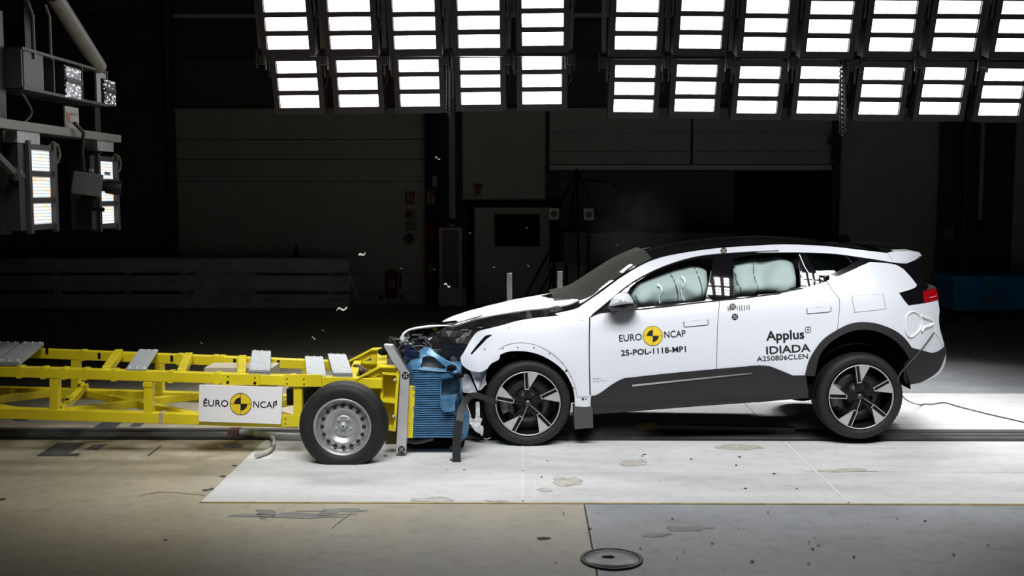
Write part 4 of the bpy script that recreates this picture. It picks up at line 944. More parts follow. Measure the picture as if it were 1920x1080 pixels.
# ---- airbags inside the side windows
def bag(name, px, lobes, y0):
    q = [cl(*p, off=.03) for p in px]; o2 = resample([Vector((p.x, p.z)) for p in q], .04); v, tris, bd = fill2d(o2, [], .04); P = []
    for x, z in v:
        dmin = min((Vector((x, z)) - b).length for b in o2); e = min(1, dmin / .14); h = .10 * math.sqrt(max(0, 1 - (1 - e) ** 2))
        for cx, cy, r, a in lobes:
            c = cl(cx, cy, off=.08); h += 1.9 * a * math.exp(-((x - c.x) ** 2 + (z - c.z) ** 2) / (r * r))
        h += .012 * noise.noise(Vector((x * 6, z * 6, y0))); P.append(Vector((x, max(skin(x, z) + .03, skin(x, z) + .20 - h), z)))
    k = MB(); k.add(P, tris, True); return k.build(name, M['airbag'], car, recalc=False), (lambda px_, py_: (lambda c: Vector((c.x, min((p.y + (p.x - c.x) ** 2 * 9 + (p.z - c.z) ** 2 * 9) for p in P) if False else sorted(((p.x - c.x) ** 2 + (p.z - c.z) ** 2, p.y) for p in P)[0][1] - .006, c.z)))(cl(px_, py_, off=.08)))
b1, s1 = bag('curtain_airbag', outline([Z2((408, 350), (440, 300), (520, 270), (620, 232), (700, 205), (780, 190), (850, 215), (862, 260), (835, 400), (640, 425), (470, 440), (430, 420), (400, 380), (408, 350))], 5),
             [Z2((480, 330))[0] + (.14, .05), Z2((560, 360))[0] + (.10, -.04), Z2((620, 310))[0] + (.13, .05), Z2((690, 340))[0] + (.10, -.05), Z2((745, 300))[0] + (.12, .06), Z2((815, 290))[0] + (.09, .04), Z2((445, 370))[0] + (.08, .03)], 1)
for pts in (((430, 325), (415, 355), (430, 390), (462, 425)), ((622, 225), (640, 262), (662, 320), (676, 370), (676, 415)), ((775, 190), (785, 240), (806, 310), (812, 395))):
    k = MB(); k.tube([s1(*p) for p in cr(Z2(*pts), 5)], .005, 5, False); k.build('seam', M['airbag_seam'], b1)
for pts in (((547, 300), (560, 305), (572, 325), (568, 350), (562, 380), (570, 412)), ((682, 252), (698, 256), (705, 280), (695, 310), (690, 340), (706, 385), (716, 395))):
    k = MB(); L = [s1(*p) for p in cr(Z2(*pts), 4)]; k.tube(L, [.016 - .010 * min(1, i / 8) for i in range(len(L))], 8); k.build('inflation_fold', M['airbag_stitch'], b1)
b2, s2 = bag('curtain_airbag', outline([Z2((1008, 190), (1015, 170), (1120, 155), (1271, 140)) + Z3((60, 117), (130, 118), (185, 135), (206, 170), (206, 268)), Z3((206, 268), (100, 292), (0, 303)) + Z2((1150, 362), (1010, 372)), Z2((1010, 372), (1008, 190))], 5),
             [Zr((930, 480))[0] + (.13, .07), Zr((1040, 520))[0] + (.14, .07), Zr((850, 400))[0] + (.12, -.05), Zr((600, 420))[0] + (.10, -.03), Zr((560, 560))[0] + (.14, .04), Zr((760, 470))[0] + (.08, -.03), Zr((640, 340))[0] + (.09, .03)], 2)
for pts in (((485, 330), (470, 385), (480, 450), (495, 550), (525, 600), (540, 690)), ((715, 285), (690, 350), (690, 440), (710, 540), (730, 590), (728, 660))):
    k = MB(); k.tube([s2(*p) for p in cr(Zr(*pts), 4)], .0045, 5, False); k.build('seam', M['airbag_seam'], b2)
k = MB(); k.ico(cl(*Zr((1460, 300))[0], off=.28), .09, (1.2, .9, .9), 2, .2); k.build('inflated_cushion', M['airbag'], car)
# ---- dark shell inside, floor pan, bulkhead, wheel wells
k = MB(); k.box((1.45, W / 2, .42), (2.3, W - .3, .12)); k.box((1.35, W / 2, .62), (2.1, W - .55, .4)); k.build('floor_pan', M['dark'], car)
k = MB(); k.box((.62, W / 2, .80), (.08, W - .5, .6)); k.box((.72, W / 2, 1.02), (.5, W - .6, .14)); k.build('dashboard', M['dark'], car)
k = MB()
for x, y in ((1.35, .55), (1.35, 1.45), (2.25, .55), (2.25, 1.45)):
    k.box((x, y, .75), (.5, .5, .2)); k.box((x + .27, y, 1.05), (.14, .48, .6)); k.box((x + .32, y, 1.42), (.09, .26, .16))
k.build('seats', M['dark'], car, bevel=.04)
k = MB(); k.box((3.2, W / 2, .80), (.9, W - .55, .6)); k.build('boot_floor', M['dark'], car)
for y0, y1 in ((.02, .60), (W - .60, W - .02)):
    for wx in (0.03, 2.95):
        k = MB(); k.lathe([(.475, y0), (.475, y1)], (wx, 0, .40), 'Y', 24, a0=.12, a1=PI - .12); k.box((wx, y1 if y0 < 1 else y0, .65), (.90, .02, .45)); k.build('wheel_arch_liner', M['dark'], car)

# ---- wheels
def wheel(cx, cz, R, angs, rot, ysgn=1, cy=0.0):
    """ysgn 1: outer face towards -y. cx, cz: centre, cy: outer face plane"""
    wd = .255; y0 = 0.02
    root = None
    def B(k, name, m, par):
        if ysgn < 0:
            for v in k.v: v.y = -v.y
        for v in k.v: v += Vector((cx, cy, cz))
        return k.build(name, m, par)
    rr = R * .755
    k = MB(); k.lathe([(rr * .985, .012), (rr * .99, .03), (rr * .93, .05), (rr * .9, .12), (rr * .9, .23), (rr, .25)], n=48); k.lathe([(0, .17), (rr * .92, .17)], n=32)
    root = B(k, 'wheel', M['wheel_black'], car); root['_org'] = (0, 0, 0)
    N = 132
    def tread(kk, j, r, h, t):
        if j in (4, 5, 10, 11) and kk % 2: r -= R * .011
        return r, h
    k = MB(); k.lathe([(rr * .985, .018), (rr * 1.02, .004), (R * .86, -.010), (R * .93, -.004), (R * .975, .018), (R * .995, .045), (R, .08), (R * .985, .083), (R * .985, .092), (R, .095), (R, .18), (R * .995, .215), (R * .97, .245), (R * .9, .265), (rr * 1.02, .26), (rr, .25)], n=N, fn=tread)
    B(k, 'tyre', M['rubber'], root)
    k = MB(); k.lathe([(rr * .982, .0), (rr * .988, -.004), (rr * .955, -.004), (rr * .95, .004)], n=60); B(k, 'rim_ring', M['alloy'], root)
    k = MB(); k.lathe([(0, .03), (rr * .18, .03), (rr * .24, .045), (rr * .42, .06), (rr * .43, .09)], n=40)
    for i in range(5):
        a = math.radians(angs[i]); d = Vector((math.cos(a), 0, math.sin(a))); n_ = Vector((-d.z, 0, d.x))
        k.prism([d * (rr * .15) + n_ * (-.03) + Vector((0, .02, 0)), d * (rr * .95) + n_ * (-.075) + Vector((0, .004, 0)), d * (rr * .95) + n_ * .022 + Vector((0, .004, 0)), d * (rr * .15) + n_ * .03 + Vector((0, .02, 0))], (0, .035, 0))
    B(k, 'spoke_frame', M['wheel_black'], root)
    for i in range(5):
        a = math.radians(angs[i]); d = Vector((math.cos(a), 0, math.sin(a))); n_ = Vector((math.sin(a), 0, -math.cos(a)))   # n_: clockwise seen from outside
        k = MB(); pl = [d * (rr * .46) + n_ * .016]
        for j in range(7):
            b = a - math.radians(3.2 + 19.5 * j / 6); pl.append(Vector((math.cos(b), 0, math.sin(b))) * rr * .955)
        k.prism([p + Vector((0, -.008, 0)) for p in pl], (0, .022, 0)); B(k, 'spoke_face', M['alloy'], root)
        k = MB()
        for s, r0, r1 in ((-.017, .44, .96), (.0, .0, .0)):
            if r1: k.beam(d * (rr * r0) + n_ * s + Vector((0, -.006, 0)), d * (rr * r1) + n_ * s + Vector((0, -.006, 0)), .006, .012, (0, 1, 0))
        k.beam(d * (rr * .445) - n_ * .019 + Vector((0, -.006, 0)), d * (rr * .445) + n_ * .018 + Vector((0, -.006, 0)), .006, .012, (0, 1, 0))
        B(k, 'slot_trim', M['alloy'], root)
        if i in (2, 3):
            k = MB(); k.beam(d * (rr * .08) - n_ * .006 + Vector((0, .004, 0)), d * (rr * .44) - n_ * .014 + Vector((0, .0, 0)), .004, .01, (0, 1, 0)); B(k, 'slot_trim', M['alloy'], root)
    for i in range(5):
        a = math.radians(angs[0] + 36 + 72 * i); k = MB(); k.lathe([(0, .045), (.009, .045), (.010, .07)], (math.cos(a) * rr * .27, 0, math.sin(a) * rr * .27), n=8); B(k, 'wheel_nut', M['disc'], root)
    k = MB(); k.lathe([(0, .022), (.022, .024), (.026, .034)], n=20); B(k, 'centre_cap', M['disc'], root)
    k = MB(); k.lathe([(rr * .30, .11), (rr * .78, .11), (rr * .78, .135), (rr * .30, .135)], n=48, close=True); B(k, 'brake_disc', M['disc'], root)
    k = MB(); k.lathe([(rr * .58, .075), (rr * .84, .075), (rr * .84, .15), (rr * .58, .15)], n=10, close=True, a0=math.radians(152), a1=math.radians(205)); B(k, 'brake_caliper', mat('caliper_grey', (.22, .22, .23), .5), root)
    return root
cf = cl(990, 757, y=.0); wheel(cf.x, cf.z, .388, [93, 25, -47, -119, 168], 0)
crr = cl(1614.5, 744.4, y=.0); wheel(crr.x, crr.z, .391, [98, 29, -39, -112, 177], 0)
wheel(cf.x, cf.z, .39, [80, 8, -64, -136, 152], 0, -1, W); wheel(crr.x, crr.z, .39, [80, 8, -64, -136, 152], 0, -1, W)

# ---- bonnet, buckled
def pl(pts, ys, n=26):
    q = cr(pts, 4); L = [0]
    for a, b in zip(q, q[1:]): L.append(L[-1] + (b - a).length)
    out = []
    for i in range(n):
        s = L[-1] * i / (n - 1); j = max(0, min(len(q) - 2, next((m for m, l in enumerate(L) if l >= s), 1) - 1)); t = (s - L[j]) / max(1e-6, L[j + 1] - L[j])
        p = q[j].lerp(q[j + 1], min(1, max(0, t))); out.append(cl(p.x, p.y, y=ys))
    return out
h0 = pl(ZB((92, 712), (200, 690), (350, 632), (600, 578), (900, 530), (1200, 492), (1440, 448), (1560, 392)), .24)
h1 = pl(ZB((60, 700), (200, 660), (400, 605), (600, 555), (900, 500), (1150, 465), (1400, 425), (1545, 390)), .30)
h1b = pl(ZB((40, 698), (180, 640), (380, 570), (640, 500), (860, 450), (1100, 425), (1300, 395), (1420, 387)), .62)
h2 = pl(ZB((15, 694), (150, 622), (350, 560), (560, 496), (760, 436), (930, 390), (1100, 362), (1230, 382)), .90)
h3 = pl(ZB((-30, 668), (40, 612), (150, 560), (320, 512), (520, 460), (740, 408), (950, 365), (1085, 346)), 1.12)
h4 = pl(ZB((-110, 685), (-20, 628), (100, 578), (300, 522), (500, 474), (760, 414), (1060, 356), (1296, 298)), 1.42)
for L in (h1b, h2, h3):
    for p in L[1:-1]: p.z += .006 * noise.noise(p * 6)
k = MB(); k.loft([h0, h1, h1b, h2]); k.loft([h2, h3, h4]); hd = k.build('bonnet', M['bonnet'], car)
sd = hd.modifiers.new('s', 'SOLIDIFY'); sd.thickness = .018; sd.offset = -1
k = MB(); k.loft([[p + Vector((0, .02, -.02)) for p in h0], [p + Vector((0, .06, -.05)) for p in h0]]); k.build('bonnet_edge', M['seam'], hd)
k = MB(); k.disc(cl(*ZB((118, 615))[0], y=1.1) + Vector((0, -.02, .004)), (.9, 0, .35), (.3, -.8, .2), .014, 8); k.build('chip', M['black'], hd)
# cowl and hinge
k = MB(); a = [cl(*p, y=.27) for p in ZB((1100, 548), (1250, 520), (1450, 470), (1500, 440))]; b = [cl(*p, y=.27) for p in ZB((1110, 530), (1250, 498), (1450, 452), (1490, 432))]; k.loft([a, b]); k.tube([cl(*p, y=.27) for p in ZB((1200, 530), (1205, 590))], .018, 8); k.build('bonnet_hinge', M['white_dirty'], car)
for q, r in (((1095, 620), .035), ((885, 640), .02), ((705, 675), .014), ((1185, 610), .03), ((440, 727), .014), ((1260, 585), .025)):
    k = MB(); k.ico(cl(*ZB(q)[0], y=.22), r, (1.2, 1, .9), 1, .3); k.build('engine_bay_fitting', M['white_dirty'] if r > .017 else M['steel'], car)
k = MB(); k.beam(cl(*ZB((1240, 560))[0], y=.24), cl(*ZB((1300, 610))[0], y=.24), .03, .03); k.build('wiper_arm', M['steel'], car)
# engine bay block, dark
def crumple(name, m, px, y0, y1, step=.06, amp=.06, sc=5, par=car, seed=0, rows=None):
    q = [cl(*p, y=y0) for p in outline([px], 6)]; v, tris, bd = fill2d(resample([Vector((p.x, p.z)) for p in q], step), [], step); P = []
    for x, z in v: P.append(Vector((x, y0 + amp * noise.noise(Vector((x * sc, z * sc, seed + 3.3))) + amp * .5 * noise.noise(Vector((x * sc * 2.6, z * sc * 2.6, seed))), z)))
    k = MB(); k.add(P, tris, False)
    for a, b in bd: k.add([P[a], P[b], Vector((P[b].x, y1, P[b].z)), Vector((P[a].x, y1, P[a].z))], [(0, 1, 2, 3)])
    k.add([Vector((p.x, y1, p.z)) for p in P], tris); return k.build(name, m, par, recalc=False)
crumple('engine_bay', M['engine'], ZB((-60, 740), (0, 722), (95, 716), (350, 640), (600, 588), (900, 540), (1200, 505), (1330, 480), (1380, 520), (1330, 590), (1000, 660), (560, 740), (400, 790), (300, 880), (150, 1010), (-200, 1150), (-300, 1000), (-60, 740)), .16, .45, .06, .05)
k = MB(); k.box((-.28, 1.05, .62), (.9, 1.3, .5)); k.box((.2, 1.0, .80), (.5, 1.2, .3)); k.build('engine_block', M['engine'], car, bevel=.05)
# ---- crushed front end (all parts of the car)
k = MB(); u = cr(ZF((252, 545), (262, 500), (350, 440), (500, 402), (650, 384), (800, 376), (930, 384), (1042, 394)), 4); n = 30
def samp(pts, n):
    L = [0]
    for a, b in zip(pts, pts[1:]): L.append(L[-1] + (b - a).length)
    out = []
    for i in range(n):
        s = L[-1] * i / (n - 1); j = 0
        while j < len(pts) - 2 and L[j + 1] < s: j += 1
        out.append(pts[j].lerp(pts[j + 1], (s - L[j]) / max(1e-6, L[j + 1] - L[j])))
    return out
lo = cr(ZF((272, 600), (296, 525), (370, 470), (450, 450), (600, 430), (800, 412), (930, 404), (1042, 404)), 4)
U, Lw = samp(u, n), samp(lo, n)
k.loft([[cl(*p, y=.95) + Vector((0, 0, -.02)) for p in U], [cl(*p, y=.30) for p in U], [cl(*a.lerp(b, .5), y=.17) for a, b in zip(U, Lw)], [cl(*p, y=.20) for p in Lw], [cl(*p, y=.45) for p in Lw]])
k.build('bonnet_front_edge', M['paint'], car)
hl = crumple('headlamp', M['black_gloss'], ZF((300, 530), (400, 468), (600, 440), (860, 420), (1040, 410), (1000, 520), (900, 640), (800, 730), (640, 735), (480, 690), (360, 680), (310, 620), (300, 530)), .24, .7, .05, .05, 7, seed=4)
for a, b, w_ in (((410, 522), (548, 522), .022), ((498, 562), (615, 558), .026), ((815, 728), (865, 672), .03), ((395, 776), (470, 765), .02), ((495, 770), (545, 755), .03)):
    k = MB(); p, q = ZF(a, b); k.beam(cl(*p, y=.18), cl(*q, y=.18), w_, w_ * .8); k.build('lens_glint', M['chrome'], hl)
for pts, r in ((((590, 590), (640, 640), (690, 695)), .012), (((880, 640), (960, 560), (1060, 470), (1220, 455)), .012), (((760, 500), (860, 460), (1000, 430)), .008), (((650, 740), (780, 745), (830, 730)), .012), (((400, 700), (520, 680), (600, 700), (610, 660), (560, 640)), .010)):
    k = MB(); k.tube([cl(*p, y=.17) for p in cr(ZF(*pts), 4)], r, 6); k.build('broken_bracket', M['grey_plastic'], car)
random.seed(11)
for cx, cy, w_, m in ((290, 590, 50, 'white_dirty'), (330, 640, 40, 'steel'), (330, 530, 40, 'grey_plastic'), (450, 620, 60, 'grey_plastic'), (560, 660, 45, 'engine'), (250, 640, 40, 'steel'), (170, 620, 50, 'engine'), (120, 600, 40, 'engine'), (210, 720, 60, 'grey_plastic'), (300, 700, 60, 'engine'), (260, 780, 60, 'engine'), (350, 760, 60, 'engine'), (390, 860, 50, 'engine'), (330, 900, 50, 'grey_plastic'), (150, 660, 30, 'steel'), (90, 570, 20, 'engine'), (235, 850, 35, 'engine'), (430, 900, 40, 'darkblue'), (700, 690, 35, 'steel')):
    k = MB(); c = cl(*ZF((cx, cy))[0], y=.22 + random.uniform(-.06, .06)); s = w_ / 7.714 / 212
    k.ico(c, s * 1.3, (1, .9, .8), 2, 1.1, 1.7)
    for f in range(len(k.sm)): k.sm[f] = False
    k.build('broken_fragment', M[m], car)
crumple('front_bulkhead', M['engine'], ZF((1040, 405), (1280, 350), (1500, 330), (1560, 400), (1440, 420), (1340, 480), (1220, 660), (1110, 860), (1140, 980), (1250, 1060), (1180, 1150), (1000, 1100), (860, 1000), (700, 780), (830, 740), (930, 620), (1040, 405)), .16, .5, .05, .07, 6, seed=9)
crumple('wheel_well_front', M['dark'], Z1((455, 400), (520, 440), (560, 545), (610, 510), (640, 385), (700, 330), (690, 520), (680, 700), (640, 820), (560, 760), (500, 640), (455, 400)), .20, .6, .06, .03, 6, seed=2)
Z6 = zc(740, 640, 4.155)
crumple('torn_fender_flap', M['paint'], Z6((590, 236), (650, 240), (712, 190), (708, 300), (718, 335), (700, 348), (680, 372), (652, 382), (636, 352), (610, 290), (590, 236)), .06, .075, .04, .02, 9, seed=5)
crumple('torn_bumper_shard', M['white_dirty'], Z6((520, 275), (545, 252), (580, 268), (602, 310), (642, 395), (640, 410), (590, 402), (548, 400), (528, 380), (520, 275)), .10, .115, .04, .03, 9, seed=6)
crumple('torn_bumper_shard', M['white_dirty'], Z6((632, 478), (660, 476), (666, 598), (684, 600), (668, 652), (692, 668), (684, 740), (660, 715), (630, 700), (578, 628), (568, 580), (625, 606), (632, 478)), .10, .115, .04, .03, 9, seed=7)
k = MB(); k.tube([cl(*p, y=.12) for p in cr(Z6((695, 755), (712, 762), (730, 758), (750, 750)), 3)], .004, 6); k.build('wire', M['white_dirty'], car)
# undamaged far half of the nose, seen only from elsewhere
k = MB(); rows = []
for j in range(9):
    t = j / 8; y = 1.0 + .82 * t; xx = -.78 + .40 * max(0, t - .45) ** 2 * 3
    rows.append([Vector((xx + dx + .03 * noise.noise(Vector((t * 4, z * 5, 1))), y, z)) for dx, z in ((.06, .25), (.0, .35), (-.04, .5), (-.04, .7), (.0, .82), (.10, .93), (.3, .99))])
k.loft(rows); k.build('front_bumper', M['paint'], car)
k = MB(); k.beam((-.55, .9, .25), (-.2, 1.8, .25), .3, .06); k.build('front_undertray', M['dark'], car)

# ================================================================== TORN ARCH TRIM AND SENSOR CABLE
pts = cr(Z6((800, 480), (745, 462), (690, 440), (640, 425), (590, 430), (550, 470), (525, 530), (505, 610), (490, 700), (483, 800), (482, 900), (485, 1050)), 3); wl = []
ctr = [at(p.x, p.y, -.10 - .46 * min(1, 2.0 * i / len(pts)) ** .8) for i, p in enumerate(pts)]
k = MB(); nn = len(ctr); a_, b_, c_, d_ = [], [], [], []
for i, p in enumerate(ctr):
    t = (ctr[min(i + 1, nn - 1)] - ctr[max(i - 1, 0)]).normalized(); nrm = Vector((-t.z, 0, t.x)); h = (.040 - .006 * i / nn) * (.6 + .4 * min(1, i / (nn * .3)))
    a_.append(p + nrm * h); b_.append(p - nrm * h); c_.append(p - nrm * h * .8 + Vector((0, .06, 0))); d_.append(p + nrm * h * .8 + Vector((0, .06, 0)))
k.loft([d_, a_, b_, c_], False); k.add([a_[-1], b_[-1], c_[-1], d_[-1]], [(0, 1, 2, 3)]); k.add([a_[0], b_[0], c_[0], d_[0]], [(3, 2, 1, 0)])
o = k.build('arch_trim', M['cladding'], None, org=ctr[-1], recalc=True); tag(o, 'torn black wheel arch trim strip curving down to the floor before the barrier', 'trim strip')
k = MB()
for y in (835, 938, 1018):
    p = at(*Z6((449, y))[0], -.53); k.box(p + Vector((-.01, .03, 0)), (.02, .03, .02))
k.build('clip', M['cladding'], o)
k = MB(); P = [cl(*p, off=-.02) for p in ((1751, 624), (1735, 646), (1718, 667), (1702, 685))]; P = [CARM @ p for p in P]
P += [at(1687, 702, .04), at(1683, 721, .10), at(1690, 740, .5), at(1704, 752.5, 1.3)]
g = [(1727, 759.4), (1748, 758), (1771, 755.3), (1799, 762.8), (1827, 770), (1854, 776.7), (1890, 785), (1920, 792), (1960, 802)]
P += [gnd(*p, .012) for p in g]; q = []
for i in range(len(P) - 1):
    p0, p1, p2, p3 = P[max(i - 1, 0)], P[i], P[i + 1], P[min(i + 2, len(P) - 1)]
    for s in range(6):
        t = s / 6; q.append(.5 * (2 * p1 + (p2 - p0) * t + (2 * p0 - 5 * p1 + 4 * p2 - p3) * t * t + (3 * p1 - 3 * p2 + p3 - p0) * t ** 3))
for p in q: p.z = max(p.z, .013)
k.tube(q, .006, 6); o = k.build('sensor_cable', mat('cable_olive', (.05, .05, .045), .5), None, org=q[-1]); tag(o, 'thin dark sensor cable trailing from the rear bumper tape to the right edge', 'cable')

# ================================================================== TROLLEY
YN, YR = -.30, .70
wc = at(641, 802.5, -.66)
tro = empty('barrier_trolley', (at(360, 700, YN).x, .2, 0), 'yellow tubular steel impact trolley with silver front wheel', 'trolley')
BT = .088
def px_beam(name, a, Ya, b, Yb, w_=BT, h=BT, m='yellow', par=None):
    k = MB(); k.beam(at(*a, Ya), at(*b, Yb), w_, h); return k.build(name, M[m], par or tro, bevel=.006)
def collar(a, Y, x, rail, slope):
    y = a[1] + (x - a[0]) * slope; p = at(x, y, Y); q = at(x + 9, y + 9 * slope, Y); k = MB(); k.beam(p, q, BT + .014, BT + .014); k.build('weld_collar', M['yellow'], rail)
nt = px_beam('top_rail', (-200, 689), YN, (718, 718), YN); slN = (718 - 689) / 918
for x in (35, 80, 118, 157, 212, 318, 405, 545): collar((-200, 689), YN, x, nt, slN)
ft = px_beam('top_rail', (-200, 651), YR, (712, 688), YR); slF = (688 - 651) / 912
for x in (152, 333, 400, 412): collar((-200, 651), YR, x, ft, slF)
for x, y in ((88, 658), (186, 667), (322, 672), (440, 678.5), (522, 681)):
    k = MB(); p = at(x, y, YR - BT / 2 - .004); k.box(p, (.024, .012, .055)); k.build('pocket', M['dark'], ft)
nb = px_beam('bottom_rail', (-200, 767), YN, (560, 791), YN, BT, .092)
k = MB(); k.box(at(305, 782.5, YN), (.03, BT + .016, .098)); k.build('weld_collar', M['tan'], nb)
fb = px_beam('bottom_rail', (-200, 728), YR, (600, 751), YR, BT, .092)
for x, y0, y1 in ((104, 700, 768), (280, 706, 778), (560, 715, 790)): px_beam('post', (x, y0), YN, (x, y1), YN, .078, .075)
for x, y0, y1 in ((143, 668, 735), (300, 674, 740), (575, 684, 750)): px_beam('post', (x, y0), YR, (x, y1), YR, .078, .075)
k = MB(); k.beam(at(280, 716, YN - .002), at(280, 724, YN - .002), .086, .083); k.build('post_sleeve', M['yellow'], tro)
for a, b in (((200, 695), (223, 662)), ((341, 699), (354, 668)), ((453, 703), (455, 673)), ((660, 712), (672, 680))): px_beam('cross_beam', a, YN + .04, b, YR - .04, .075, .075)
for a, b in (((126, 772), (372, 742)), ((372, 782), (160, 736)), ((372, 785), (560, 750)), ((560, 790), (400, 744))):
    px_beam('floor_brace', a, YN + .03, b, YR - .03, .07, .07)
px_beam('floor_brace', (30, 772), YN + .03, (-160, 733), YR - .03, .07, .07); px_beam('floor_brace', (-160, 768), YN + .03, (100, 736), YR - .03, .07, .07)
k = MB(); p = at(116, 768, YN + .06); q = at(160, 724, YR - .03); k.beam(p, q, .06, .05); o = k.build('cross_tube', M['yellow'], tro)
for x, y, Y in ((116.5, 763, YN + .06), (129.5, 748.5, YN + .34), (152, 722, YR - .05)):
    k = MB(); c = at(x, y, Y); k.box(c, (.042, .07, .052)); b = k.build('tube_stub', M['yellow'], tro); k = MB(); k.box(c + Vector((-.002, -.036, -.002)), (.026, .006, .030)); k.build('open_end', M['dark'], b)
# joint plates with bolts
def plate(x0, y0, x1, y1, Y, bolts, m='yellow'):
    k = MB(); a = at(x0, y1, Y); b = at(x1, y0, Y); k.box(((a.x + b.x) / 2, Y, (a.z + b.z) / 2), (b.x - a.x, .012, b.z - a.z)); o = k.build('joint_plate', M[m], tro, bevel=.003)
    for bx, by, r in bolts:
        k = MB(); k.lathe([(0, -.010), (r, -.010), (r, .004)], at(bx, by, Y), 'Y', 10); k.build('bolt', M['dark'], o)
Yp = YN - .052; z5 = zc(360, 620, 3.857)
plate(417, 701.5, 487, 722, Yp, [z5((262, 332))[0] + (.006,), z5((260, 372))[0] + (.013,), z5((457, 340))[0] + (.006,), z5((456, 378))[0] + (.013,)])
plate(533, 702, 603, 725, Yp, [z5((688, 348))[0] + (.006,), z5((688, 382))[0] + (.006,), z5((810, 350))[0] + (.006,), z5((812, 386))[0] + (.006,)])
plate(530, 778, 562, 800, Yp, [z5((676, 636))[0] + (.006,), z5((676, 672))[0] + (.006,)])
# dark ballast behind the rails and the tan block
k = MB(); a = at(388, 690, .45); b = at(530, 655, .45); k.box(at(455, 705, .4), (.62, .3, .20)); k.build('ballast_box', M['tan'], tro)
k = MB(); k.box(at(600, 735, .25), (.5, .5, .14)); k.build('axle_box', M['dark'], tro)
k = MB(); k.beam((wc.x, -.5, wc.z), (wc.x, .95, wc.z), .08, .08); k.build('axle', M['dark'], tro)
# front end: gussets, column, shelves, column foot
Z7 = zc(640, 620, 4.32)
def gusset(pts, Y, t_, hole=None, name='gusset'):
    o2 = [at(*p, Y) for p in pts]; k = MB()
    v, tris, bd = fill2d([Vector((p.x, p.z)) for p in o2], [[Vector((lambda q: (q.x, q.z))(at(*h, Y))) for h in hole]] if hole else [], .2)
    A = [Vector((q[0], Y - t_ / 2, q[1])) for q in v]; B_ = [Vector((q[0], Y + t_ / 2, q[1])) for q in v]
    k.add(A, tris); k.add(B_, tris)
    for i, j in bd: k.add([A[i], A[j], B_[j], B_[i]], [(0, 1, 2, 3)])
    return k.build(name, M['yellow'], tro)
gusset(Z7((130, 388), (315, 288), (440, 292), (470, 310), (472, 345), (330, 340), (320, 460), (120, 455)), YN, .02, Z7((255, 385), (322, 350), (320, 372)))
gusset(Z7((65, 246), (248, 148), (330, 146), (352, 262), (300, 268), (65, 262)), YR - .1, .02, Z7((190, 246), (245, 216), (246, 246)))
k = MB(); a, b = Z7((130, 388), (318, 288)); k.beam(at(*a, YN), at(*b, YN), .10, .012); a, b = Z7((318, 288), (445, 290)); k.beam(at(*a, YN), at(*b, YN), .10, .012); k.build('gusset_flange', M['yellow'], tro)
k = MB(); a, b = Z7((65, 246), (248, 150)); k.beam(at(*a, YR - .1), at(*b, YR - .1), .10, .012); a, b = Z7((248, 150), (335, 146)); k.beam(at(*a, YR - .1), at(*b, YR - .1), .10, .012); k.build('gusset_flange', M['yellow'], tro)
px_beam('front_cross_beam', Z7((330, 300))[0], YN + .05, Z7((330, 200))[0], YR - .1, .09, .09)
k = MB(); a = at(*Z7((325, 810))[0], YN + .10); b = at(*Z7((452, 335))[0], YN + .10); k.box(((a.x + b.x) / 2, YN + .16, (a.z + b.z) / 2), (b.x - a.x, .015, b.z - a.z)); k.build('column_web', M['yellow'], tro)
k = MB(); a = at(*Z7((318, 640))[0], YN); b = at(*Z7((336, 340))[0], YN); k.box(((a.x + b.x) / 2, YN + .08, (a.z + b.z) / 2), (.02, .18, b.z - a.z)); k.build('column_flange', M['yellow'], tro)
k = MB(); a = at(*Z7((430, 820))[0], YN); b = at(*Z7((466, 310))[0], YN); k.prism([at(*p, YN - .04) for p in Z7((446, 330), (470, 310), (472, 345), (438, 815), (422, 815), (424, 790))], (0, 1.0, 0)); k.build('front_plate', M['yellow'], tro)
for y in (335, 560, 785):
    k = MB(); p = Z7((328, y), (470 - (y - 335) * .08, y + 12)); a = at(*p[0], YN - .03); b = at(*p[1], YN - .03); k.prism([a, b, b + Vector((0, 0, -.02)), a + Vector((0, 0, -.02))], (0, .2, 0)); k.build('shelf', M['yellow'], tro)
k = MB(); a = at(*Z7((352, 930))[0], YN + .1); b = at(*Z7((440, 800))[0], YN + .1); k.box(((a.x + b.x) / 2, YN + .2, (a.z + b.z) / 2), (b.x - a.x, .1, b.z - a.z)); k.build('column_foot', M['wood'], tro)
gusset(Z7((235, 460), (322, 460), (330, 640), (300, 600), (235, 500)), YN + .12, .02, None, 'side_web')
for x, y in ((433, 400), (424, 695)):
    k = MB(); k.ico(at(*Z7((x, y))[0], YN - .05), .018, (1, 1, 1), 1); k.build('bolt', M['steel'], tro)
# rig of dark latches near the top
for x, y, r in ((330, 170, .04), (360, 155, .04), (348, 178, .03)):
    k = MB(); k.ico(at(*Z7((x, y))[0], YN + .3), r, (1.2, 1, .8), 1, .6); k.build('latch', M['dark'], tro)
for x, y, r in ((150, 320, .06), (180, 335, .05), (130, 300, .04)):
    k = MB(); k.ico(at(*Z7((x, y))[0], .2), r, (1.2, 1, .8), 2, .6); k.build('winch', mat('winch_brown', (.05, .03, .015), .5), tro)
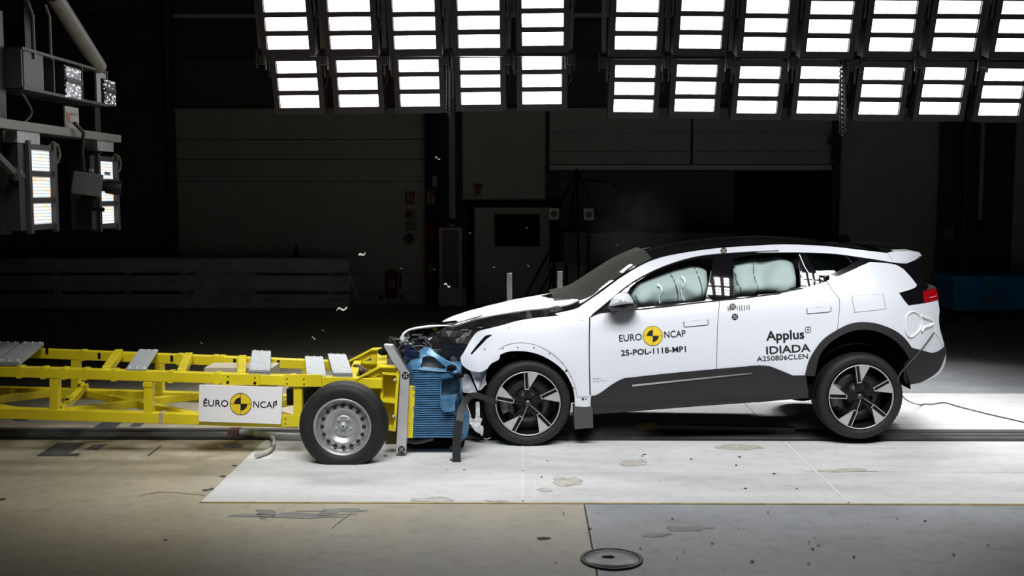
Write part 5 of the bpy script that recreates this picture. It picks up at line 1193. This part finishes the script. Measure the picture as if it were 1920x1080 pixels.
# aluminium upright with the slanting head, markers on its edge
Yu = YN - .07
k = MB(); k.prism([at(*p, Yu) for p in Z7((478, 345), (552, 335), (546, 500), (522, 992), (440, 990), (464, 600))], (0, .07, 0)); up = k.build('front_upright', M['alu'], tro, bevel=.006)
k = MB(); k.prism([at(*p, Yu + .004) for p in Z7((340, 118), (352, 108), (420, 116), (552, 335), (478, 345), (400, 230))], (0, .05, 0)); k.build('slanted_head', M['alu'], tro, bevel=.006)
k = MB(); k.prism([at(*p, Yu - .006) for p in Z7((415, 112), (440, 150), (575, 300), (560, 380), (552, 335))], (0, .02, 0)); k.build('film_cover', M['film'], tro)
fmk = lambda a, b, o=0: at(a, b, Yu - .004 - .002 * o)
for c in Z7((519, 363), (487, 963)):
    k = MB(); target_mark(k, fmk, c, 6.8); k.build('crash_marker', [M['black'], M['white']], up)
k = MB(); k.prism([at(*p, Yu + .05) for p in Z7((548, 450), (598, 450), (594, 560), (578, 872), (526, 870), (545, 620))], (0, .05, 0)); k.build('edge_guard', M['yellow'], tro, bevel=.004)
k = MB(); k.box((at(765, 740, 0).x + .0, .2, at(0, 760, 0).z + .02), (.04, .95, .58)); k.build('mounting_plate', M['alu'], tro)
# wheels
def steel_wheel(cx, cy, cz, R, s):
    def B(k, name, m, par):
        for v in k.v:
            if s < 0: v.y = -v.y
            v += Vector((cx, cy, cz))
            if v.z < .003: v.z = .003
        return k.build(name, m, par)
    k = MB(); r = R * .645
    k.lathe([(r * 1.0, -.004), (r * 1.03, -.012), (r * .99, -.016), (r * .93, .006), (r * .90, .028), (r * .88, .034), (r * .86, .05), (r * .80, .040), (r * .70, .028), (r * .62, .026), (r * .56, .036), (r * .46, .058), (r * .40, .064), (r * .36, .052), (r * .30, .050), (r * .14, .050), (0, .05)], n=56)
    k.lathe([(r * .98, -.01), (r * .95, .1), (r * .95, .18)], n=40); root = B(k, 'wheel', M['rim'], tro)
    k = MB(); k.lathe([(r, .0), (r * 1.05, -.016), (R * .78, -.03), (R * .90, -.026), (R * .955, -.006), (R * .985, .015), (R, .035), (R * .985, .04), (R * .985, .05), (R, .055), (R, .09), (R * .985, .093), (R * .985, .103), (R, .107), (R, .15), (R * .96, .19), (R * .8, .21), (r, .19)], n=96, fn=lambda kk, j, a, h, t: (a - (.006 if j in (5, 13) and kk % 2 else 0), h))
    B(k, 'tyre', M['rubber'], root)
    for i in range(16):
        a = math.radians(90 + 22.5 * i); k = MB(); d = Vector((math.cos(a), 0, math.sin(a))); k.lathe([(0, .026), (.016, .024), (.0175, .034)], d * (r * .735), n=12); B(k, 'vent_hole', M['black'], root)
    for i in range(5):
        a = math.radians(54 + 72 * i); k = MB(); k.lathe([(0, .036), (.010, .036), (.012, .055)], Vector((math.cos(a) * r * .27, 0, math.sin(a) * r * .27)), n=6); B(k, 'wheel_nut', M['steel'], root)
    k = MB(); k.lathe([(0, .022), (.012, .018), (.022, .02), (.028, .032), (.034, .052)], n=20); B(k, 'hub_cap', M['steel'], root)
    k = MB(); k.lathe([(0, .012), (.007, .012), (.008, .02)], n=10); B(k, 'hub_hole', M['black'], root)
    return root
steel_wheel(wc.x, -.63, wc.z, .366, 1); steel_wheel(wc.x, 1.05, wc.z, .366, -1)
for y, s in ((-.63, 1), (1.05, -1)): steel_wheel(-6.1, y, wc.z, .366, s)
# sign board hanging on the side of the trolley
Ysb = YN - .075
cs = [(373.5, 721.5), (530, 726.5), (526.5, 795.5), (372, 790.3)]
t = thing('sign_board', at(450, 757, Ysb), 'white board with yellow and black round emblem fixed to the trolley side', 'sign')
k = MB(); k.prism([at(*p, Ysb) for p in cs], (0, .018, 0)); k.build('board', M['white'], t, bevel=.002)
sb = lambda a, b, o=0: at(a, b, Ysb - .003 - .002 * o)
for s_, z in (('EURO', z5((82, 545), (262, 550))), ('NCAP', z5((442, 555), (614, 561)))):
    k = MB(); put_text(k, s_, sb, z[0], z[1], 12.0, .006); k.build('lettering', M['black'], t)
k = MB(); emblem(k, sb, z5((352, 530))[0], 20.5); k.build('round_emblem', [M['yellow_plain'], M['black']], t)
k = MB()
for x, y in ((100, 495), (608, 512), (92, 518)): k.disc(sb(*z5((x, y))[0], 1), (1, 0, 0), (0, 0, 1), .008, 10)
k.build('screw', M['black'], t)
# steel ballast plates lying across the rails
def ballast(near, farp, th, label, holes=True):
    a, b = at(*near[0], YN - .03), at(*near[1], YN - .03); c, d = at(*farp[1], YR + .04), at(*farp[0], YR + .04)
    t = thing('ballast_plate', (a + b + c + d) / 4, label, 'plate', 'steel plates lying across the yellow trolley rails'); off = Vector((0, 0, -th))
    k = MB(); k.prism([a, b, c, d], off); o = k.build('plate', M['steel'], t, bevel=.002)
    if holes:
        for e0, e1, f in ((a, b, (d, c)), (d, c, (a, b))):
            for s in (.15, .5, .85):
                p = e0.lerp(e1, s); q = f[0].lerp(f[1], s); p = p.lerp(q, .05); k = MB(); k.lathe([(0, .010), (.012, .010), (.014, 0)], p, 'Z', 8); k.build('bolt', M['alu'], t)
    if th > .03:
        k = MB(); n_ = Vector((0, -.003, 0)); k.prism([a + n_ + off * .46, b + n_ + off * .46, b + n_ + off * .54, a + n_ + off * .54], (0, .004, 0)); k.build('plate_joint', M['seam'], t)
ballast([(-55, 677), (-9, 677.5)], [(-5, 640), (36, 641)], .035, 'grey steel plate at the left edge, first of the six across the trolley')
ballast([(-7, 677.5), (36, 678.5)], [(43, 640.5), (82, 641.5)], .035, 'grey steel plate second from the left edge on the trolley rails')
ballast([(235.5, 691.5), (274, 692.5)], [(261, 654.5), (297, 655.5)], .012, 'thin grey steel plate lying slantwise alone above the open trolley frame')
ballast([(467, 692.5), (506.5, 694)], [(473, 656.5), (508, 658)], .045, 'double grey steel plate on the rails above the right end of the sign board')
ballast([(575, 703), (611.5, 704)], [(571.5, 667.5), (605.5, 668.5)], .014, 'thin grey steel plate, nearest to the left of the plate before the yellow gussets')
ballast([(624, 698), (661, 698.5)], [(614.5, 663), (648.5, 664)], .04, 'double grey steel plate closest to the yellow gussets and the front wheel')

# ================================================================== BARRIER
YB0, YB1 = YN - .02, .75
bar = thing('deformable_barrier', (at(815, 760, YB0).x, .2, at(0, 830, YB0).z), 'crushed blue ribbed deformable barrier between the trolley and the car', 'barrier')
rows = []; y = 691.0; i = 0; lt = lambda v: 773 + (v - 691) * .012; rt = lambda v: 822 + max(0, v - 760) * .48 if v > 760 else 824 + 3 * math.sin(v * .3)
k = MB(); L = []
while y < 820:
    dd = .010 * noise.noise(Vector((y * .1, 1, 1))); xs = [lt(y) + (rt(y) + 20 - lt(y)) * s / 14 for s in range(15)]
    for dy, oy in ((0, .016), (1.1, .0), (2.6, .0), (3.6, .016)):
        L.append([at(x, y + dy + .8 * noise.noise(Vector((x * .05, y * .02, 5))) + (y - 755) * -.0, YB0 + oy + dd + .012 * noise.noise(Vector((x * .05, y * .08, 2)))) for x in xs])
    y += 4.2
k.loft(L, False); k.build('ribbed_core', M['blue'], bar)
k = MB(); a = at(775, 818, YB0 + .04); b = at(862, 693, YB0 + .04); k.box(((a.x + b.x) / 2, (YB0 + YB1) / 2 + .03, (a.z + b.z) / 2), (b.x - a.x, YB1 - YB0, b.z - a.z)); k.build('core_block', M['blue'], bar)
def wsheet(name, m, px, Y, par, step=.03, amp=.02, sc=9, seed=0, hole=None, th=.01, slope=0):
    q = resample([Vector((p.x, p.z)) for p in [at(*p, Y) for p in outline([px], 5)]], step); hs = [resample([Vector((p.x, p.z)) for p in [at(*p, Y) for p in outline([hole], 4)]], step)] if hole else []
    v, tris, bd = fill2d(q, hs, step); z0 = min(p[1] for p in v)
    P = [Vector((x, Y + amp * noise.noise(Vector((x * sc, z * sc, seed))) + slope * (z - z0), z)) for x, z in v]; k = MB(); k.add(P, tris, False)
    for a, b in bd: k.add([P[a], P[b], P[b] + Vector((0, th, 0)), P[a] + Vector((0, th, 0))], [(0, 1, 2, 3)])
    return k.build(name, m, par, recalc=False)
wsheet('folded_sheet', M['blue2'], Z6((362, 262), (420, 250), (508, 268), (505, 400), (492, 500), (470, 555), (430, 545), (380, 545), (356, 500), (372, 470), (352, 440), (362, 262)), YB0 - .025, bar, .03, .03, 10, 3, th=.04)
wsheet('folded_sheet', M['blue2'], Z6((352, 458), (380, 478), (490, 470), (488, 520), (430, 548), (375, 540), (352, 500), (352, 458)), YB0 - .045, bar, .03, .025, 12, 4, th=.03)
wsheet('folded_sheet', M['blue2'], Z6((425, 555), (500, 500), (520, 420), (575, 560), (572, 700), (550, 755), (480, 800), (450, 740), (470, 660), (425, 555)), YB0 + .01, bar, .03, .03, 10, 5, th=.06)
wsheet('top_sheet', M['blue2'], ZF((370, 830), (470, 790), (560, 740), (650, 735), (730, 800), (900, 910), (1050, 970), (1085, 1070), (1090, 1200), (900, 1120), (700, 1060), (420, 1090), (360, 1060), (330, 980), (370, 830)), YB0 - .01, bar, .03, .03, 8, 6, ZF((545, 870), (600, 845), (700, 848), (790, 915), (920, 1035), (880, 1045), (545, 1012), (540, 940)), .05, .25)
k = MB(); k.prism([at(*p, YB0 + .10) for p in ZF((520, 820), (740, 820), (960, 1060), (520, 1050))], (0, .02, 0)); k.build('inner_panel', mat('olive_grey', (.13, .13, .11), .6), bar)
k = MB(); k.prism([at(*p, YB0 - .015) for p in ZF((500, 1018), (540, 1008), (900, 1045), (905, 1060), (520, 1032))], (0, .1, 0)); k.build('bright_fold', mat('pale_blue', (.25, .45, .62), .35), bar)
wsheet('torn_sheet', M['darkblue'], ZF((280, 660), (400, 690), (480, 760), (520, 800), (400, 840), (380, 880), (330, 900), (290, 860), (300, 760), (280, 660)), YB0 + .0, bar, .025, .06, 14, 7, th=.03)
for c, r in (((505, 265), .03), ((975, 1000), .035), ((470, 240), .02)):
    k = MB(); z = Z6(c)[0] if c[0] < 900 and c[1] < 300 else ZF(c)[0]; k.ico(at(*z, YB0 - .05), r, (1.3, .6, .9), 1, .5); k.build('rivet_cap', M['blue2'] if r < .025 else M['dark'], bar)
k = MB(); k.prism([at(*p, YB0 - .05) for p in Z6((360, 262), (505, 255), (512, 380), (360, 400))], (0, .006, 0)); k.build('clear_film', M['film'], bar)
wsheet('clear_film', M['film'], Z6((500, 250), (560, 300), (580, 420), (520, 440), (505, 560), (480, 640), (470, 500), (500, 250)), YB0 - .05, bar, .04, .03, 9, 8, th=.005)
k = MB(); k.tube([at(*p, YB0 + .1) for p in cr(Z6((95, 770), (140, 785), (200, 780), (240, 770), (300, 755)), 4)], .02, 8); k.build('strap', M['grey_plastic'], bar)
k = MB(); a = at(757, 832, YB0 + .3); b = at(870, 824, YB0 + .3); k.box(((a.x + b.x) / 2, .25, (a.z + b.z) / 2), (b.x - a.x, .7, .05)); k.build('base_tray', M['dark'], bar)

# ================================================================== TOW ROD UNDER THE TROLLEY, LOOSE PARTS UNDER THE CAR
YTm = (YT0 + YT1) / 2
t = thing('tow_rod', (gnd(520, 818).x, YTm, .03), 'dull steel tow rod with brown clamp lying along the floor track', 'rod')
k = MB(); k.tube([gnd(450, 811, .04), gnd(520, 818, .035), gnd(640, 822, .03)], .035, 8); k.build('rod', M['steel'], t)
k = MB(); p = gnd(440, 819, 0); k.box(p + Vector((0, 0, .04)), (.1, .12, .07)); k.build('clamp', mat('rust_brown', (.10, .05, .04), .7), t)
k = MB(); k.tube([gnd(*p, .03) for p in cr([(508, 818), (514, 828), (505, 845), (480, 855)], 4)], .02, 6); k.build('strap', M['stain'], t)
t = thing('loose_bar', gnd(1350, 805), 'long dark bar lying on the floor in the shadow under the car', 'bar')
k = MB(); k.beam(gnd(1215, 800, .05), gnd(1490, 806, .04), .06, .05); k.build('bar', M['grey_plastic'], t)
k = MB(); k.ico(gnd(1210, 799, .06), .08, (1.6, .8, .6), 2, .4); k.build('bracket', M['wood'], t)

# ================================================================== FLYING FRAGMENTS
random.seed(5)
FR = [(820, 297, 5, 'sliver of white plastic in mid air before the dark column'), (679, 477, 7, 'curled white shard in mid air above the guard rails'), (641, 580, 9, 'bright clear shard in mid air by the right end of the guard rails'), (838, 535, 6, 'bent white shard in mid air before the tall narrow cabinet'),
      (988, 427, 1.8, 'bright speck in mid air before the black screen'), (881, 437, 2, 'grey speck in mid air beside the tall narrow cabinet'), (990, 498, 2, 'pale speck in mid air before the pale wall block'), (926, 501, 2, 'pale speck in mid air left of the left pale post'), (752, 503, 2, 'grey speck in mid air over the wheeled extinguisher'), (814, 505, 2, 'bright speck in mid air by the hand extinguisher'),
      (588, 634, 4, 'white chip in mid air above the thin trolley plates'), (606, 620, 2.5, 'small white chip in mid air above the chip over the trolley plates'), (377, 643, 2.5, 'small chip in mid air high over the trolley sign'), (1158, 460, 2, 'tiny bright speck in mid air over the windscreen')]
for px, py, s, lab in FR:
    Y = random.uniform(-.3, .9); c = at(px, py, Y); r = s / 212 * (Y + 9.37) / 9.37; k = MB(); n = 6
    ax = Matrix.Rotation(random.uniform(-.6, .6), 3, 'Y')
    A = [ax @ Vector((r * (2 * j / (n - 1) - 1), random.uniform(-.2, .2) * r, r * .35 * math.sin(j * 1.3) + r * .25)) for j in range(n)]; B_ = [a + Vector((random.uniform(-.2, .2) * r, .15 * r, -r * (.25 + .3 * random.random()))) for a in A]
    k.loft([[c + p for p in A], [c + p for p in B_], [c + p + Vector((0, r * .12, 0)) for p in B_], [c + p + Vector((0, r * .12, 0)) for p in A], [c + p for p in A]], False)
    tag(k.build('flying_shard', M['white'] if s > 3 else M['alu'], None, org=c), lab, 'fragment', 'fragments flying in the air')
# ================================================================== DUST IN THE AIR
def dust(name, c, rad, dens, label):
    k = MB(); k.ico(c, 1.0, rad, 3); o = k.build(name, None or M['white'], None, org=c)
    m = bpy.data.materials.new('dust_haze'); m.use_nodes = True; nt = m.node_tree; nt.nodes.clear(); L = nt.links.new
    out = nt.nodes.new('ShaderNodeOutputMaterial'); v = nt.nodes.new('ShaderNodeVolumeScatter'); v.inputs['Color'].default_value = (.8, .82, .82, 1)
    tc = nt.nodes.new('ShaderNodeTexCoord'); mp = nt.nodes.new('ShaderNodeMapping'); mp.inputs['Scale'].default_value = tuple(1 / r for r in rad)
    ln = nt.nodes.new('ShaderNodeVectorMath'); ln.operation = 'LENGTH'; n = nt.nodes.new('ShaderNodeTexNoise'); n.inputs['Scale'].default_value = 3.5; n.inputs['Detail'].default_value = 3
    f = nt.nodes.new('ShaderNodeMapRange'); f.inputs[1].default_value = 1; f.inputs[2].default_value = 0; f.inputs[3].default_value = 0; f.inputs[4].default_value = 1
    g = nt.nodes.new('ShaderNodeMapRange'); g.inputs[1].default_value = .38; g.inputs[2].default_value = .7; g.inputs[3].default_value = .1; g.inputs[4].default_value = 1.6
    mu = nt.nodes.new('ShaderNodeMath'); mu.operation = 'MULTIPLY'; m3 = nt.nodes.new('ShaderNodeMath'); m3.operation = 'MULTIPLY'; m3.inputs[1].default_value = dens
    L(tc.outputs['Object'], mp.inputs[0]); L(mp.outputs[0], ln.inputs[0]); L(ln.outputs['Value'], f.inputs[0]); L(tc.outputs['Object'], n.inputs['Vector']); L(n.outputs['Fac'], g.inputs[0])
    L(f.outputs[0], mu.inputs[0]); L(g.outputs[0], mu.inputs[1]); L(mu.outputs[0], m3.inputs[0]); L(m3.outputs[0], v.inputs['Density']); L(v.outputs[0], out.inputs['Volume'])
    o.data.materials.clear(); o.data.materials.append(m); tag(o, label, 'dust', None, 'stuff')
dust('dust_haze', at(1185, 425, 1.1), (.55, .45, .55), .05, 'faint grey dust haze drifting up above the windscreen')
dust('dust_haze', at(1110, 812, .35), (.75, .30, .16), 1.6, 'pale dust blowing low over the floor behind the front wheel')
for o in list(C.objects):
    for kx in ('_org', '_local'):
        if kx in o: del o[kx]
